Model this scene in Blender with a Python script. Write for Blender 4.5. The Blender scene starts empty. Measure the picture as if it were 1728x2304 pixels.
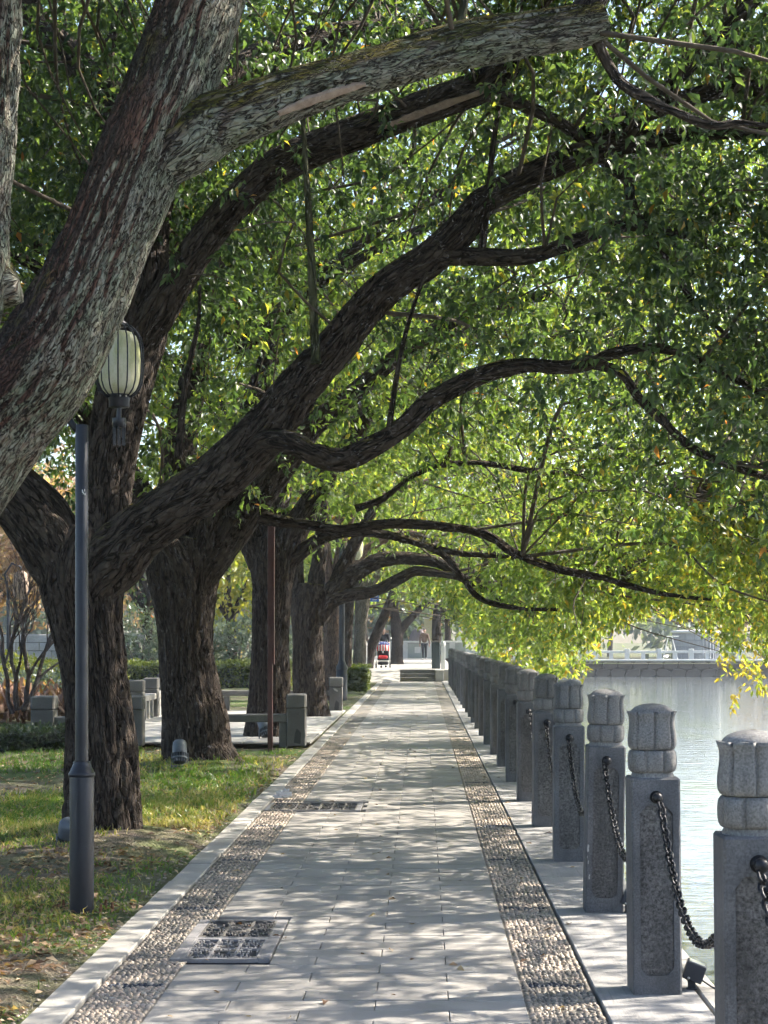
import bpy, bmesh, math, random
import numpy as np
from mathutils import Vector, Matrix, Euler

random.seed(7)
RNG = np.random.default_rng(7)
SC = bpy.context.scene
COL = SC.collection

# ------------------------------------------------------------------ camera
EYE = 1.5            # eye height, metres
FOC = 4100.0         # focal length in photo pixels (photo 1728 x 2304)
VX, VY = 949.0, 1440.0   # where level lines straight ahead meet
cam = bpy.data.cameras.new('camera')
cam.sensor_fit = 'VERTICAL'
cam.sensor_height = 36.0
cam.lens = FOC / 2304.0 * 36.0
cam.shift_x = -(VX - 864.0) / 2304.0
cam.shift_y = (VY - 1152.0) / 2304.0
cam.clip_start = 0.1
cam.clip_end = 3000.0
camo = bpy.data.objects.new('camera', cam)
COL.objects.link(camo)
camo.location = (0, 0, EYE)
camo.rotation_euler = (math.radians(90), 0, 0)
SC.camera = camo

# ------------------------------------------------------------------ sky, sun, exposure
SUN_EL, SUN_AZ = 43.0, 20.0     # azimuth measured from +X (the lake side) towards +Y
w = bpy.data.worlds.new('World')
SC.world = w
w.use_nodes = True
nt = w.node_tree
bg = nt.nodes['Background']
sky = nt.nodes.new('ShaderNodeTexSky')
sky.sky_type = 'NISHITA'
sky.sun_disc = False
sky.sun_elevation = math.radians(SUN_EL)
sky.sun_rotation = math.radians(90.0 - SUN_AZ)
sky.air_density = 1.0
sky.dust_density = 1.8
sky.ozone_density = 1.0
nt.links.new(sky.outputs[0], bg.inputs[0])
bg.inputs[1].default_value = 0.105
sl = bpy.data.lights.new('sun', 'SUN')
sl.energy = 5.0
sl.angle = math.radians(0.5)
sl.color = (1.0, 0.92, 0.80)
so = bpy.data.objects.new('sun', sl)
COL.objects.link(so)
_e, _a = math.radians(SUN_EL), math.radians(SUN_AZ)
SUNV = Vector((math.cos(_e) * math.cos(_a), math.cos(_e) * math.sin(_a), math.sin(_e)))
so.rotation_euler = SUNV.to_track_quat('Z', 'Y').to_euler()
so.location = SUNV * 100
vs = SC.view_settings
vs.view_transform = 'Standard'
vs.look = 'None'
vs.exposure = 1.85
vs.gamma = 1.0
vs.use_curve_mapping = False
SC.render.engine = 'CYCLES'
cy = SC.cycles
cy.max_bounces = 5
cy.diffuse_bounces = 3
cy.glossy_bounces = 2
cy.transmission_bounces = 3
cy.use_adaptive_sampling = True
cy.adaptive_threshold = 0.05
cy.adaptive_min_samples = 12
cy.transparent_max_bounces = 4
cy.volume_bounces = 0
cy.sample_clamp_indirect = 6.0
cy.use_denoising = True
cy.caustics_reflective = False
cy.caustics_refractive = False

# ------------------------------------------------------------------ helpers
def P(px, py, Y):
    """world point seen at photo pixel (px, py) that stands Y metres ahead"""
    return np.array(((px - VX) / FOC * Y, Y, EYE - (py - VY) / FOC * Y))

def tag(o, label=None, cat=None, group=None, kind=None):
    if label: o['label'] = label
    if cat: o['category'] = cat
    if group: o['group'] = group
    if kind: o['kind'] = kind
    return o

def link(name, me, mat=None, parent=None, loc=None, rot=None):
    o = bpy.data.objects.new(name, me)
    if mat is not None and me is not None and not me.materials:
        me.materials.append(mat)
    COL.objects.link(o)
    if parent is not None:
        o.parent = parent
    if loc is not None: o.location = loc
    if rot is not None: o.rotation_euler = rot
    return o

def empty(name, loc=(0, 0, 0), rot=(0, 0, 0)):
    o = bpy.data.objects.new(name, None)
    COL.objects.link(o)
    o.empty_display_size = 0.2
    o.location = loc
    o.rotation_euler = rot
    return o

def npmesh(name, V, F, smooth=True):
    """V (n,3); F (m,3) or (m,4)"""
    V = np.ascontiguousarray(V, dtype=np.float32)
    F = np.ascontiguousarray(F, dtype=np.int32)
    k = F.shape[1]
    me = bpy.data.meshes.new(name)
    me.vertices.add(len(V))
    me.vertices.foreach_set('co', V.ravel())
    me.loops.add(F.size)
    me.loops.foreach_set('vertex_index', F.ravel())
    me.polygons.add(len(F))
    me.polygons.foreach_set('loop_start', np.arange(0, F.size, k, dtype=np.int32))
    me.polygons.foreach_set('loop_total', np.full(len(F), k, dtype=np.int32))
    me.polygons.foreach_set('use_smooth', np.full(len(F), smooth, dtype=bool))
    me.update(calc_edges=True)
    return me

def point_attr(me, name, data, typ='FLOAT_VECTOR'):
    a = me.attributes.new(name, typ, 'POINT')
    a.data.foreach_set('vector' if typ == 'FLOAT_VECTOR' else 'value', np.ascontiguousarray(data, dtype=np.float32).ravel())

class MB:
    """collects simple shapes into one mesh"""
    def __init__(s):
        s.v, s.f, s.sm = [], [], []
    def add(s, vs, fs, smooth=False, M=None):
        b = len(s.v)
        for p in vs:
            p = Vector(p)
            s.v.append(tuple(M @ p) if M is not None else tuple(p))
        for f in fs:
            s.f.append(tuple(i + b for i in f)); s.sm.append(smooth)
        return s
    def box(s, c, d, bev=0.0, M=None, taper=1.0):
        x, y, z = d[0] / 2, d[1] / 2, d[2] / 2
        b = min(bev, x * .49, y * .49, z * .49)
        L = Matrix.Translation(c)
        if M is not None: L = M @ L
        if b <= 0:
            vs = [(sx * x * (taper if sz > 0 else 1), sy * y * (taper if sz > 0 else 1), sz * z) for sz in (-1, 1) for sy in (-1, 1) for sx in (-1, 1)]
            fs = [(0, 2, 3, 1), (4, 5, 7, 6), (0, 1, 5, 4), (2, 6, 7, 3), (0, 4, 6, 2), (1, 3, 7, 5)]
            return s.add(vs, fs, False, L)
        vs, idx = [], {}
        for sx in (-1, 1):
            for sy in (-1, 1):
                for sz in (-1, 1):
                    t = taper if sz > 0 else 1
                    for ax, q in enumerate(((x, y - b, z - b), (x - b, y, z - b), (x - b, y - b, z))):
                        idx[sx, sy, sz, ax] = len(vs)
                        vs.append((sx * q[0] * t, sy * q[1] * t, sz * q[2]))
        fs = []
        I = idx
        for a in (-1, 1):
            fs.append((I[a, -1, -1, 0], I[a, 1, -1, 0], I[a, 1, 1, 0], I[a, -1, 1, 0]) if a > 0 else (I[a, -1, -1, 0], I[a, -1, 1, 0], I[a, 1, 1, 0], I[a, 1, -1, 0]))
            fs.append((I[-1, a, -1, 1], I[-1, a, 1, 1], I[1, a, 1, 1], I[1, a, -1, 1]) if a > 0 else (I[-1, a, -1, 1], I[1, a, -1, 1], I[1, a, 1, 1], I[-1, a, 1, 1]))
            fs.append((I[-1, -1, a, 2], I[1, -1, a, 2], I[1, 1, a, 2], I[-1, 1, a, 2]) if a > 0 else (I[-1, -1, a, 2], I[-1, 1, a, 2], I[1, 1, a, 2], I[1, -1, a, 2]))
        for p in (-1, 1):
            for q in (-1, 1):
                fs.append((I[p, q, -1, 0], I[p, q, 1, 0], I[p, q, 1, 1], I[p, q, -1, 1]))
                fs.append((I[p, -1, q, 0], I[p, 1, q, 0], I[p, 1, q, 2], I[p, -1, q, 2]))
                fs.append((I[-1, p, q, 1], I[1, p, q, 1], I[1, p, q, 2], I[-1, p, q, 2]))
        for sx in (-1, 1):
            for sy in (-1, 1):
                for sz in (-1, 1):
                    fs.append((I[sx, sy, sz, 0], I[sx, sy, sz, 1], I[sx, sy, sz, 2]))
        return s.add(vs, fs, False, L)
    def lathe(s, prof, n=24, M=None, smooth=True, cap=True):
        """prof: [(r, z)] around local Z"""
        vs = [(r * math.cos(2 * math.pi * k / n), r * math.sin(2 * math.pi * k / n), z) for r, z in prof for k in range(n)]
        fs = [(i * n + k, i * n + (k + 1) % n, (i + 1) * n + (k + 1) % n, (i + 1) * n + k) for i in range(len(prof) - 1) for k in range(n)]
        s.add(vs, fs, smooth, M)
        if cap:
            for i, rev in ((0, True), (len(prof) - 1, False)):
                if prof[i][0] > 1e-5:
                    ring = [(prof[i][0] * math.cos(2 * math.pi * k / n), prof[i][0] * math.sin(2 * math.pi * k / n), prof[i][1]) for k in range(n)]
                    s.add(ring, [tuple(range(n))[::-1] if rev else tuple(range(n))], False, M)
        return s
    def rod(s, a, b, r0, r1=None, n=8):
        a, b = Vector(a), Vector(b)
        d = b - a
        M = Matrix.Translation(a) @ d.to_track_quat('Z', 'Y').to_matrix().to_4x4()
        return s.lathe([(r0, 0), (r0 if r1 is None else r1, d.length)], n, M)
    def path(s, pts, r, n=8):
        V, F = sweep([tuple(p) + (r if not isinstance(r, (list, tuple)) else r[i],) for i, p in enumerate(pts)], n)
        return s.add([tuple(v) for v in V], [tuple(f) for f in F], True)
    def mesh(s, name):
        me = bpy.data.meshes.new(name)
        me.from_pydata(s.v, [], s.f)
        me.polygons.foreach_set('use_smooth', s.sm)
        me.update()
        bm = bmesh.new(); bm.from_mesh(me)
        bmesh.ops.recalc_face_normals(bm, faces=bm.faces)
        bm.to_mesh(me); bm.free()
        return me
    def build(s, name, mat, parent=None, loc=None, rot=None):
        return link(name, s.mesh(name), mat, parent, loc, rot)

def copy_tree(o, parent=None):
    c = o.copy(); COL.objects.link(c); c.parent = parent
    for ch in list(o.children):
        copy_tree(ch, c)
    return c

def catmull(pts, step):
    """resample [(x,y,z,r)] smoothly at about `step` metres"""
    p = np.array(pts, float)
    if len(p) == 2:
        p = np.vstack([p[0], (p[0] + p[1]) / 2, p[1]])
    e = np.vstack([2 * p[0] - p[1], p, 2 * p[-1] - p[-2]])
    e[:, 3] = np.maximum(e[:, 3], 1e-4)
    out = []
    for i in range(1, len(e) - 2):
        L = np.linalg.norm(e[i + 1, :3] - e[i, :3])
        n = max(1, int(round(L / step)))
        t = (np.arange(n) / n)[:, None]
        a, b, c, d = e[i - 1], e[i], e[i + 1], e[i + 2]
        out.append(.5 * ((2 * b) + (c - a) * t + (2 * a - 5 * b + 4 * c - d) * t ** 2 + (3 * b - a - 3 * c + d) * t ** 3))
    out.append(e[-2][None])
    q = np.vstack(out)
    q[:, 3] = np.maximum(q[:, 3], 1e-3)
    return q

def frames(C):
    T = np.gradient(C, axis=0)
    T /= np.linalg.norm(T, axis=1)[:, None] + 1e-9
    U = np.zeros_like(T)
    ref = np.array((1., 0, 0)) if abs(T[0, 0]) < .8 else np.array((0, 1., 0))
    u = ref - T[0] * ref.dot(T[0]); u /= np.linalg.norm(u)
    for i in range(len(T)):
        u = u - T[i] * u.dot(T[i]); u /= np.linalg.norm(u) + 1e-9
        U[i] = u
    return T, U, np.cross(T, U)

def sweep(pts, n=8, step=None):
    q = np.array(pts, float) if step is None else catmull(pts, step)
    C, R = q[:, :3], q[:, 3]
    T, U, W = frames(C)
    th = np.arange(n) * 2 * np.pi / n
    V = C[:, None] + R[:, None, None] * (np.cos(th)[None, :, None] * U[:, None] + np.sin(th)[None, :, None] * W[:, None])
    m = len(C)
    i = np.arange(m - 1)[:, None] * n
    k = np.arange(n)[None]
    F = np.stack([i + k, i + (k + 1) % n, i + n + (k + 1) % n, i + n + k], -1).reshape(-1, 4)
    V = np.vstack([V.reshape(-1, 3), C[0], C[-1]])
    a, b = m * n, m * n + 1
    kk = np.arange(n)
    F = np.vstack([F, np.stack([np.full(n, a), (kk + 1) % n, kk, np.full(n, a)], -1)[:, [0, 1, 2, 2]], np.stack([np.full(n, b), (m - 1) * n + kk, (m - 1) * n + (kk + 1) % n, (m - 1) * n + (kk + 1) % n], -1)])
    # degenerate quads are turned into proper ones by dropping caps into tiny fans
    return V, [tuple(dict.fromkeys(f)) for f in F.tolist()]

def hash3(ix, iy, iz, seed):
    h = (ix * 374761393 + iy * 668265263 + iz * 2147483647 + seed * 974711) & 0xffffffff
    h = ((h ^ (h >> 13)) * 1274126177) & 0xffffffff
    return ((h ^ (h >> 16)) & 0xffff) / 65535.0

def vnoise(p, seed=0):
    """smooth 3D value noise, 0..1"""
    f = np.floor(p).astype(np.int64)
    t = p - f
    t = t * t * (3 - 2 * t)
    r = 0
    for dx in (0, 1):
        for dy in (0, 1):
            for dz in (0, 1):
                wgt = (t[:, 0] if dx else 1 - t[:, 0]) * (t[:, 1] if dy else 1 - t[:, 1]) * (t[:, 2] if dz else 1 - t[:, 2])
                r = r + wgt * hash3(f[:, 0] + dx, f[:, 1] + dy, f[:, 2] + dz, seed)
    return r

# ------------------------------------------------------------------ materials
class NT:
    """small wrapper for node trees"""
    def __init__(s, name):
        s.m = bpy.data.materials.new(name); s.m.use_nodes = True
        s.t = s.m.node_tree; s.b = s.t.nodes['Principled BSDF']; s.out = s.t.nodes['Material Output']
    def n(s, typ, **kw):
        nd = s.t.nodes.new(typ)
        for k, v in kw.items(): setattr(nd, k, v)
        return nd
    def l(s, a, b): s.t.links.new(a, b)
    def coord(s, kind='Object'):
        return s.n('ShaderNodeTexCoord').outputs[kind]
    def geo(s): return s.n('ShaderNodeNewGeometry')
    def attr(s, name): return s.n('ShaderNodeAttribute', attribute_name=name)
    def mapping(s, vec, scale=(1, 1, 1), rot=(0, 0, 0)):
        m = s.n('ShaderNodeMapping'); m.inputs['Scale'].default_value = scale; m.inputs['Rotation'].default_value = rot
        s.l(vec, m.inputs['Vector']); return m.outputs[0]
    def noise(s, vec, scale, detail=4, rough=.55, dist=0.0):
        t = s.n('ShaderNodeTexNoise'); s.l(vec, t.inputs['Vector'])
        t.inputs['Scale'].default_value = scale; t.inputs['Detail'].default_value = detail
        t.inputs['Roughness'].default_value = rough; t.inputs['Distortion'].default_value = dist
        return t.outputs['Fac']
    def vor(s, vec, scale, feature='F1', out='Distance', rnd=1.0):
        t = s.n('ShaderNodeTexVoronoi'); t.feature = feature; s.l(vec, t.inputs['Vector'])
        t.inputs['Scale'].default_value = scale; t.inputs['Randomness'].default_value = rnd
        return t.outputs[out]
    def ramp(s, fac, stops):
        r = s.n('ShaderNodeValToRGB'); e = r.color_ramp.elements
        while len(e) < len(stops): e.new(.5)
        for i, (p, c) in enumerate(stops):
            e[i].position = p; e[i].color = (c if len(c) == 4 else tuple(c) + (1,)) if not isinstance(c, (int, float)) else (c, c, c, 1)
        s.l(fac, r.inputs[0]); return r.outputs[0]
    def mix(s, fac, a, b, blend='MIX'):
        m = s.n('ShaderNodeMix', data_type='RGBA', blend_type=blend)
        for sock, v in ((m.inputs[0], fac), (m.inputs[6], a), (m.inputs[7], b)):
            if isinstance(v, (int, float)): sock.default_value = v
            elif isinstance(v, (tuple, list)): sock.default_value = tuple(v) + ((1,) if len(v) == 3 else ())
            else: s.l(v, sock)
        return m.outputs[2]
    def math(s, op, a, b=None, clamp=False):
        m = s.n('ShaderNodeMath', operation=op, use_clamp=clamp)
        for i, v in enumerate((a, b)):
            if v is None: continue
            if isinstance(v, (int, float)): m.inputs[i].default_value = v
            else: s.l(v, m.inputs[i])
        return m.outputs[0]
    def bump(s, h, strength=.5, dist=.01, normal=None):
        b = s.n('ShaderNodeBump'); b.inputs['Strength'].default_value = strength; b.inputs['Distance'].default_value = dist
        s.l(h, b.inputs['Height'])
        if normal is not None: s.l(normal, b.inputs['Normal'])
        return b.outputs[0]
    def set(s, color=None, rough=None, normal=None, metal=None, spec=None):
        def put(k, v):
            if v is None: return
            if isinstance(v, (int, float)): s.b.inputs[k].default_value = v
            elif isinstance(v, tuple): s.b.inputs[k].default_value = v + ((1,) if len(v) == 3 else ())
            else: s.l(v, s.b.inputs[k])
        put('Base Color', color); put('Roughness', rough); put('Normal', normal); put('Metallic', metal); put('Specular IOR Level', spec)
        return s.m

def simple(name, c1, c2, scale=6, rough=.8, bump=.3, bdist=.004, fine=60, metal=0.0, coord='Object', spec=.4, rnd=0.0):
    n = NT(name)
    co = n.coord(coord)
    a = n.noise(co, scale, 5, .6)
    col = n.mix(n.ramp(a, [(.3, 0), (.7, 1)]), c1, c2)
    if rnd:
        oi = n.n('ShaderNodeObjectInfo')
        v = n.ramp(oi.outputs['Random'], [(0, 1 - rnd), (1, 1 + rnd)])
        col = n.mix(1.0, col, v, 'MULTIPLY')
    return n.set(col, rough, n.bump(n.noise(co, fine, 4, .65), bump, bdist), metal, spec)

def bark_mat(name, dark, light, moss=0.0, lichen=0.0, scale=1.0, tint=None, mossz=(.72, .98), zs=4.0):
    n = NT(name)
    bc = n.attr('bark').outputs['Vector']
    wob = n.noise(n.mapping(bc, (7, 7, 4)), 1.0, 2, .6)
    net = n.noise(n.mapping(bc, (27 * scale, 27 * scale, zs * scale)), 1.0, 2, .5, .9)
    v1 = n.math('ABSOLUTE', n.math('SUBTRACT', net, .5))
    f1 = n.ramp(v1, [(.0, 0), (.062, 1)])
    cr = n.vor(n.mapping(bc, (26 * scale, 26 * scale, 11 * scale)), 1.0, 'DISTANCE_TO_EDGE')
    f2 = n.ramp(cr, [(0, .72), (.12, 1)])
    fiss = n.math('MULTIPLY', f1, f2)
    fine = n.noise(n.mapping(bc, (70, 70, 30)), 1.0, 4, .7)
    big = n.noise(bc, 2.2, 4, .6)
    col = n.mix(n.ramp(n.noise(n.mapping(bc, (30, 30, 9)), 1.0, 4, .65), [(.3, 0), (.7, 1)]), tuple(.62 * d + .38 * l for d, l in zip(dark, light)), light)
    if tint is not None:
        col = n.mix(n.ramp(big, [(.42, 0), (.62, .85)]), col, tint)
    g = n.geo()
    sep = n.n('ShaderNodeSeparateXYZ'); n.l(g.outputs['Normal'], sep.inputs[0])
    if lichen:
        d = n.math('ADD', sep.outputs['X'], n.math('MULTIPLY', sep.outputs['Z'], -.35))
        f = n.math('ADD', d, n.math('MULTIPLY', n.math('SUBTRACT', n.noise(n.mapping(bc, (5, 5, 2.2)), 1.0, 5, .65), .5), 1.5))
        f = n.ramp(f, [(-.0, 0), (.3, lichen)])
        patch = n.ramp(n.noise(n.mapping(bc, (34, 34, 18)), 1.0, 4, .6), [(.36, .35), (.58, 1)])
        col = n.mix(n.math('MULTIPLY', f, patch), col, n.mix(n.ramp(n.noise(bc, 7, 4), [(.35, 0), (.65, 1)]), (.19, .23, .16), (.31, .31, .255)))
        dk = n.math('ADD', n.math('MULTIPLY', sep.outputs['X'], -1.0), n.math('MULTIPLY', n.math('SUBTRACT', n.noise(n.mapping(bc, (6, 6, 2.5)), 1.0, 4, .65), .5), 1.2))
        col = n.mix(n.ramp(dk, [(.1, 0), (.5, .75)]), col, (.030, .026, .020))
    if moss:
        f = n.math('ADD', sep.outputs['Z'], n.math('MULTIPLY', n.math('SUBTRACT', n.noise(n.mapping(bc, (7, 7, 3)), 1.0, 5, .7), .5), 1.7))
        f = n.ramp(f, [(mossz[0], 0), (mossz[1], moss)])
        col = n.mix(f, col, n.mix(n.ramp(n.noise(bc, 6, 4), [(.4, 0), (.7, 1)]), (.035, .042, .010), (.17, .13, .022)))
    col = n.mix(fiss, tuple(.6 * d for d in dark), col)
    h = n.math('ADD', n.math('MULTIPLY', fiss, .9), n.math('MULTIPLY', fine, .35))
    h = n.math('ADD', h, n.math('MULTIPLY', wob, .25))
    n.set(col, .9, n.bump(h, 1.0, .03), 0, .18)
    return n.m

def leaf_mat(name, stops, trans=.42, rough=.38):
    """stops: colour ramp read by the per-leaf random number 'lv'"""
    n = NT(name)
    lv = n.attr('lv').outputs['Fac']
    col = n.ramp(lv, stops)
    n.set(col, rough, None, 0, .5)
    tr = n.n('ShaderNodeBsdfTranslucent')
    tc = n.mix(1.0, col, (2.1, 2.1, .85), 'MULTIPLY')
    n.l(tc, tr.inputs[0])
    mx = n.n('ShaderNodeMixShader'); mx.inputs[0].default_value = trans
    n.l(n.b.outputs[0], mx.inputs[1]); n.l(tr.outputs[0], mx.inputs[2])
    n.l(mx.outputs[0], n.out.inputs[0])
    return n.m

# ================================================================== THE SETTING
M_SLAB = (lambda: None)
def _slab():
    n = NT('granite_slab')
    co = n.coord('Object')
    geo = n.geo()
    pos = geo.outputs['Position']
    a = n.noise(pos, 2.2, 5, .6)
    b = n.noise(pos, 220, 3, .7)
    col = n.mix(n.ramp(a, [(.3, 0), (.7, 1)]), (.235, .220, .203), (.315, .295, .272))
    sp = n.ramp(b, [(.3, .8), (.7, 1.16)])
    col = n.mix(1.0, col, sp, 'MULTIPLY')
    oi = n.n('ShaderNodeObjectInfo')
    col = n.mix(1.0, col, n.ramp(oi.outputs['Random'], [(0, .9), (1, 1.1)]), 'MULTIPLY')
    st = n.ramp(n.noise(pos, 3.3, 6, .7), [(.5, 0), (.72, .5)])
    col = n.mix(st, col, (.17, .155, .135))
    h = n.noise(pos, 90, 4, .7)
    return n.set(col, .7, n.bump(h, .35, .004), 0, .35)
M_SLAB = _slab()
M_KERB = simple('kerb_granite', (.27, .255, .23), (.36, .34, .31), 3.0, .75, .4, .004, 90, rnd=.08)
M_MORTAR = simple('pebble_mortar', (.15, .135, .115), (.23, .21, .18), 8, .9, .5, .004, 120)
M_JOINT = simple('joint_mortar', (.09, .085, .08), (.14, .13, .12), 8, .95, .4, .003, 80)
M_CONC = None
def _ledge():
    n = NT('tooled_ledge_stone')
    pos = n.geo().outputs['Position']
    col = n.mix(n.ramp(n.noise(pos, 3, 5, .6), [(.3, 0), (.7, 1)]), (.215, .21, .205), (.30, .29, .28))
    line = n.noise(n.mapping(pos, (60, 1.5, 1)), 1.0, 3, .6)
    col = n.mix(n.ramp(line, [(.55, 0), (.72, .45)]), col, (.14, .135, .13))
    h = n.math('ADD', line, n.math('MULTIPLY', n.noise(pos, 70, 4, .7), .8))
    return n.set(col, .8, n.bump(h, .45, .005), 0, .3)
M_CONC = _ledge()

def ground_mat():
    n = NT('lawn_soil')
    pos = n.geo().outputs['Position']
    a = n.noise(pos, .55, 4, .6)
    b = n.noise(pos, 9, 5, .7)
    soil = n.mix(n.ramp(b, [(.35, 0), (.65, 1)]), (.095, .075, .055), (.19, .155, .12))
    green = n.mix(n.noise(pos, 5, 4), (.04, .075, .015), (.09, .125, .03))
    f = n.ramp(n.math('ADD', a, n.math('MULTIPLY', n.noise(pos, 4, 4), .35)), [(.55, 0), (.78, 1)])
    col = n.mix(f, soil, green)
    peb = n.vor(pos, 55)
    h = n.math('ADD', n.math('MULTIPLY', peb, .8), n.noise(pos, 30, 5, .7))
    return n.set(col, .95, n.bump(h, .9, .02), 0, .2)
M_GROUND = ground_mat()

def lawn_h(x, y):
    p = np.stack([x * .8, y * .8, 0 * x], -1)
    q = np.stack([x * 5, y * 5, 0 * x + 7], -1)
    return -.05 + .06 * vnoise(p, 3) + .018 * vnoise(q, 4)

def rect(x0, x1, y0, y1, z):
    return np.array([(x0, y0, z), (x1, y0, z), (x1, y1, z), (x0, y1, z)], float)

def sheet(name, pieces, mat, kind='structure'):
    V = np.vstack(pieces); F = np.arange(len(V)).reshape(-1, 4)
    return tag(link(name, npmesh(name, V, F, False), mat), kind=kind)

# wide ground to the horizon (landward side and beyond the lake)
sheet('ground', [rect(-500, 1.22, -30, 118, -.11), rect(-500, 500, 118.2, 900, -.02), rect(-500, 1.22, 118, 118.2, -.11)], M_GROUND)

def lawn():
    xs = np.concatenate([np.linspace(-16, -6, 30), np.linspace(-5.9, -1.565, 70)])
    ys = np.concatenate([np.linspace(3, 26, 230), np.linspace(26.3, 66, 60)])
    X, Y = np.meshgrid(xs, ys)
    x, y = X.ravel(), Y.ravel()
    z = lawn_h(x, y)
    for (tx, ty, h, r) in ((-2.38, 13.67, .10, .75), (-2.55, 21.6, .13, .8), (-2.7, 7.7, .1, .9)):
        z += h * np.exp(-((x - tx) ** 2 + (y - ty) ** 2) / r ** 2)
    z = np.where(x > -1.68, np.minimum(z, -.02), z)
    m, k = len(xs), len(ys)
    i = (np.arange(k - 1)[:, None] * m + np.arange(m - 1)[None]).ravel()
    F = np.stack([i, i + 1, i + 1 + m, i + m], -1)
    return tag(link('lawn', npmesh('lawn', np.stack([x, y, z], -1), F), M_GROUND), kind='structure')
lawn()

# ------------------------------------------------------------------ the path
PX0, PX1 = -1.10, 0.429          # slab field
LS0, LS1 = -1.40, -1.105         # left pebble strip
RS0, RS1 = 0.43, 0.732           # right pebble strip
PY0, PY1 = 3.0, 65.6
path = sheet('path', [rect(-1.57, 1.24, PY0, PY1, -.024)], M_JOINT)
pave = path

def slab_mesh(wd, dp):
    b = MB(); b.box((0, 0, -.012), (wd - .004, dp - .008, .024), .0025)
    return b.mesh('slab')
ROW = .2085
slabs = {}
rest = MB(); cnt = 0
covers = [(-1.19, -.71, 8.55, 9.77), (-1.40, -.53, 16.03, 16.78)]
rows = int((PY1 - PY0) / ROW)
for i in range(rows):
    y = PY0 + (i + .5) * ROW
    edges = [PX0, -.495, .110, PX1] if i % 2 == 0 else [PX0, -.797, -.192, PX1]
    for a, b in zip(edges[:-1], edges[1:]):
        cut = False
        for (cx0, cx1, cy0, cy1) in covers:
            if y + ROW / 2 > cy0 + .01 and y - ROW / 2 < cy1 - .01 and b > cx0 + .01 and a < cx1 - .01:
                if b > cx1 + .05: a = cx1 + .002
                else: cut = True
        if cut: continue
        dz = random.uniform(-.0012, .0012)
        if 6.9 < y and cnt < 296:
            k = (round(b - a, 3))
            if k not in slabs: slabs[k] = slab_mesh(b - a, ROW)
            o = link('slab', slabs[k], M_SLAB, path, ((a + b) / 2, y, dz), (random.uniform(-.0015, .0015), random.uniform(-.0008, .0008), 0))
            cnt += 1
        else:
            rest.box(((a + b) / 2, y, -.012 + dz), (b - a - .006, ROW - .006, .024), 0)
o = rest.build('far_slabs', M_SLAB, path); o['kind'] = 'stuff'

# pebble strips
def pebble_mat():
    n = NT('river_pebble')
    lv = n.attr('lv').outputs['Fac']
    col = n.ramp(lv, [(0, (.016, .020, .032)), (.095, (.03, .035, .05)), (.10, (.10, .088, .075)), (.35, (.20, .17, .135)), (.62, (.30, .245, .19)), (.85, (.38, .29, .225)), (1, (.48, .40, .32))])
    oi = n.n('ShaderNodeObjectInfo')
    return n.set(col, .45, n.bump(n.noise(n.geo().outputs['Position'], 240, 3), .15, .002), 0, .4)
M_PEB = pebble_mat()
def dome_unit():
    V, F = [], []
    n = 6
    for r, z in ((1.0, 0.0), (.78, .68)):
        for k in range(n):
            t = 2 * math.pi * k / n
            V.append((r * math.cos(t), r * math.sin(t), z))
    V.append((0, 0, 1.03))
    for i in range(1):
        for k in range(n):
            a, b, c, d = i * n + k, i * n + (k + 1) % n, (i + 1) * n + (k + 1) % n, (i + 1) * n + k
            F += [(a, b, c), (a, c, d)]
    for k in range(n): F.append((n + k, n + (k + 1) % n, 2 * n))
    return np.array(V), np.array(F)
DV, DF = dome_unit()
BANDS = [7.95 + 2.26 * k for k in range(0, 26)]
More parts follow.
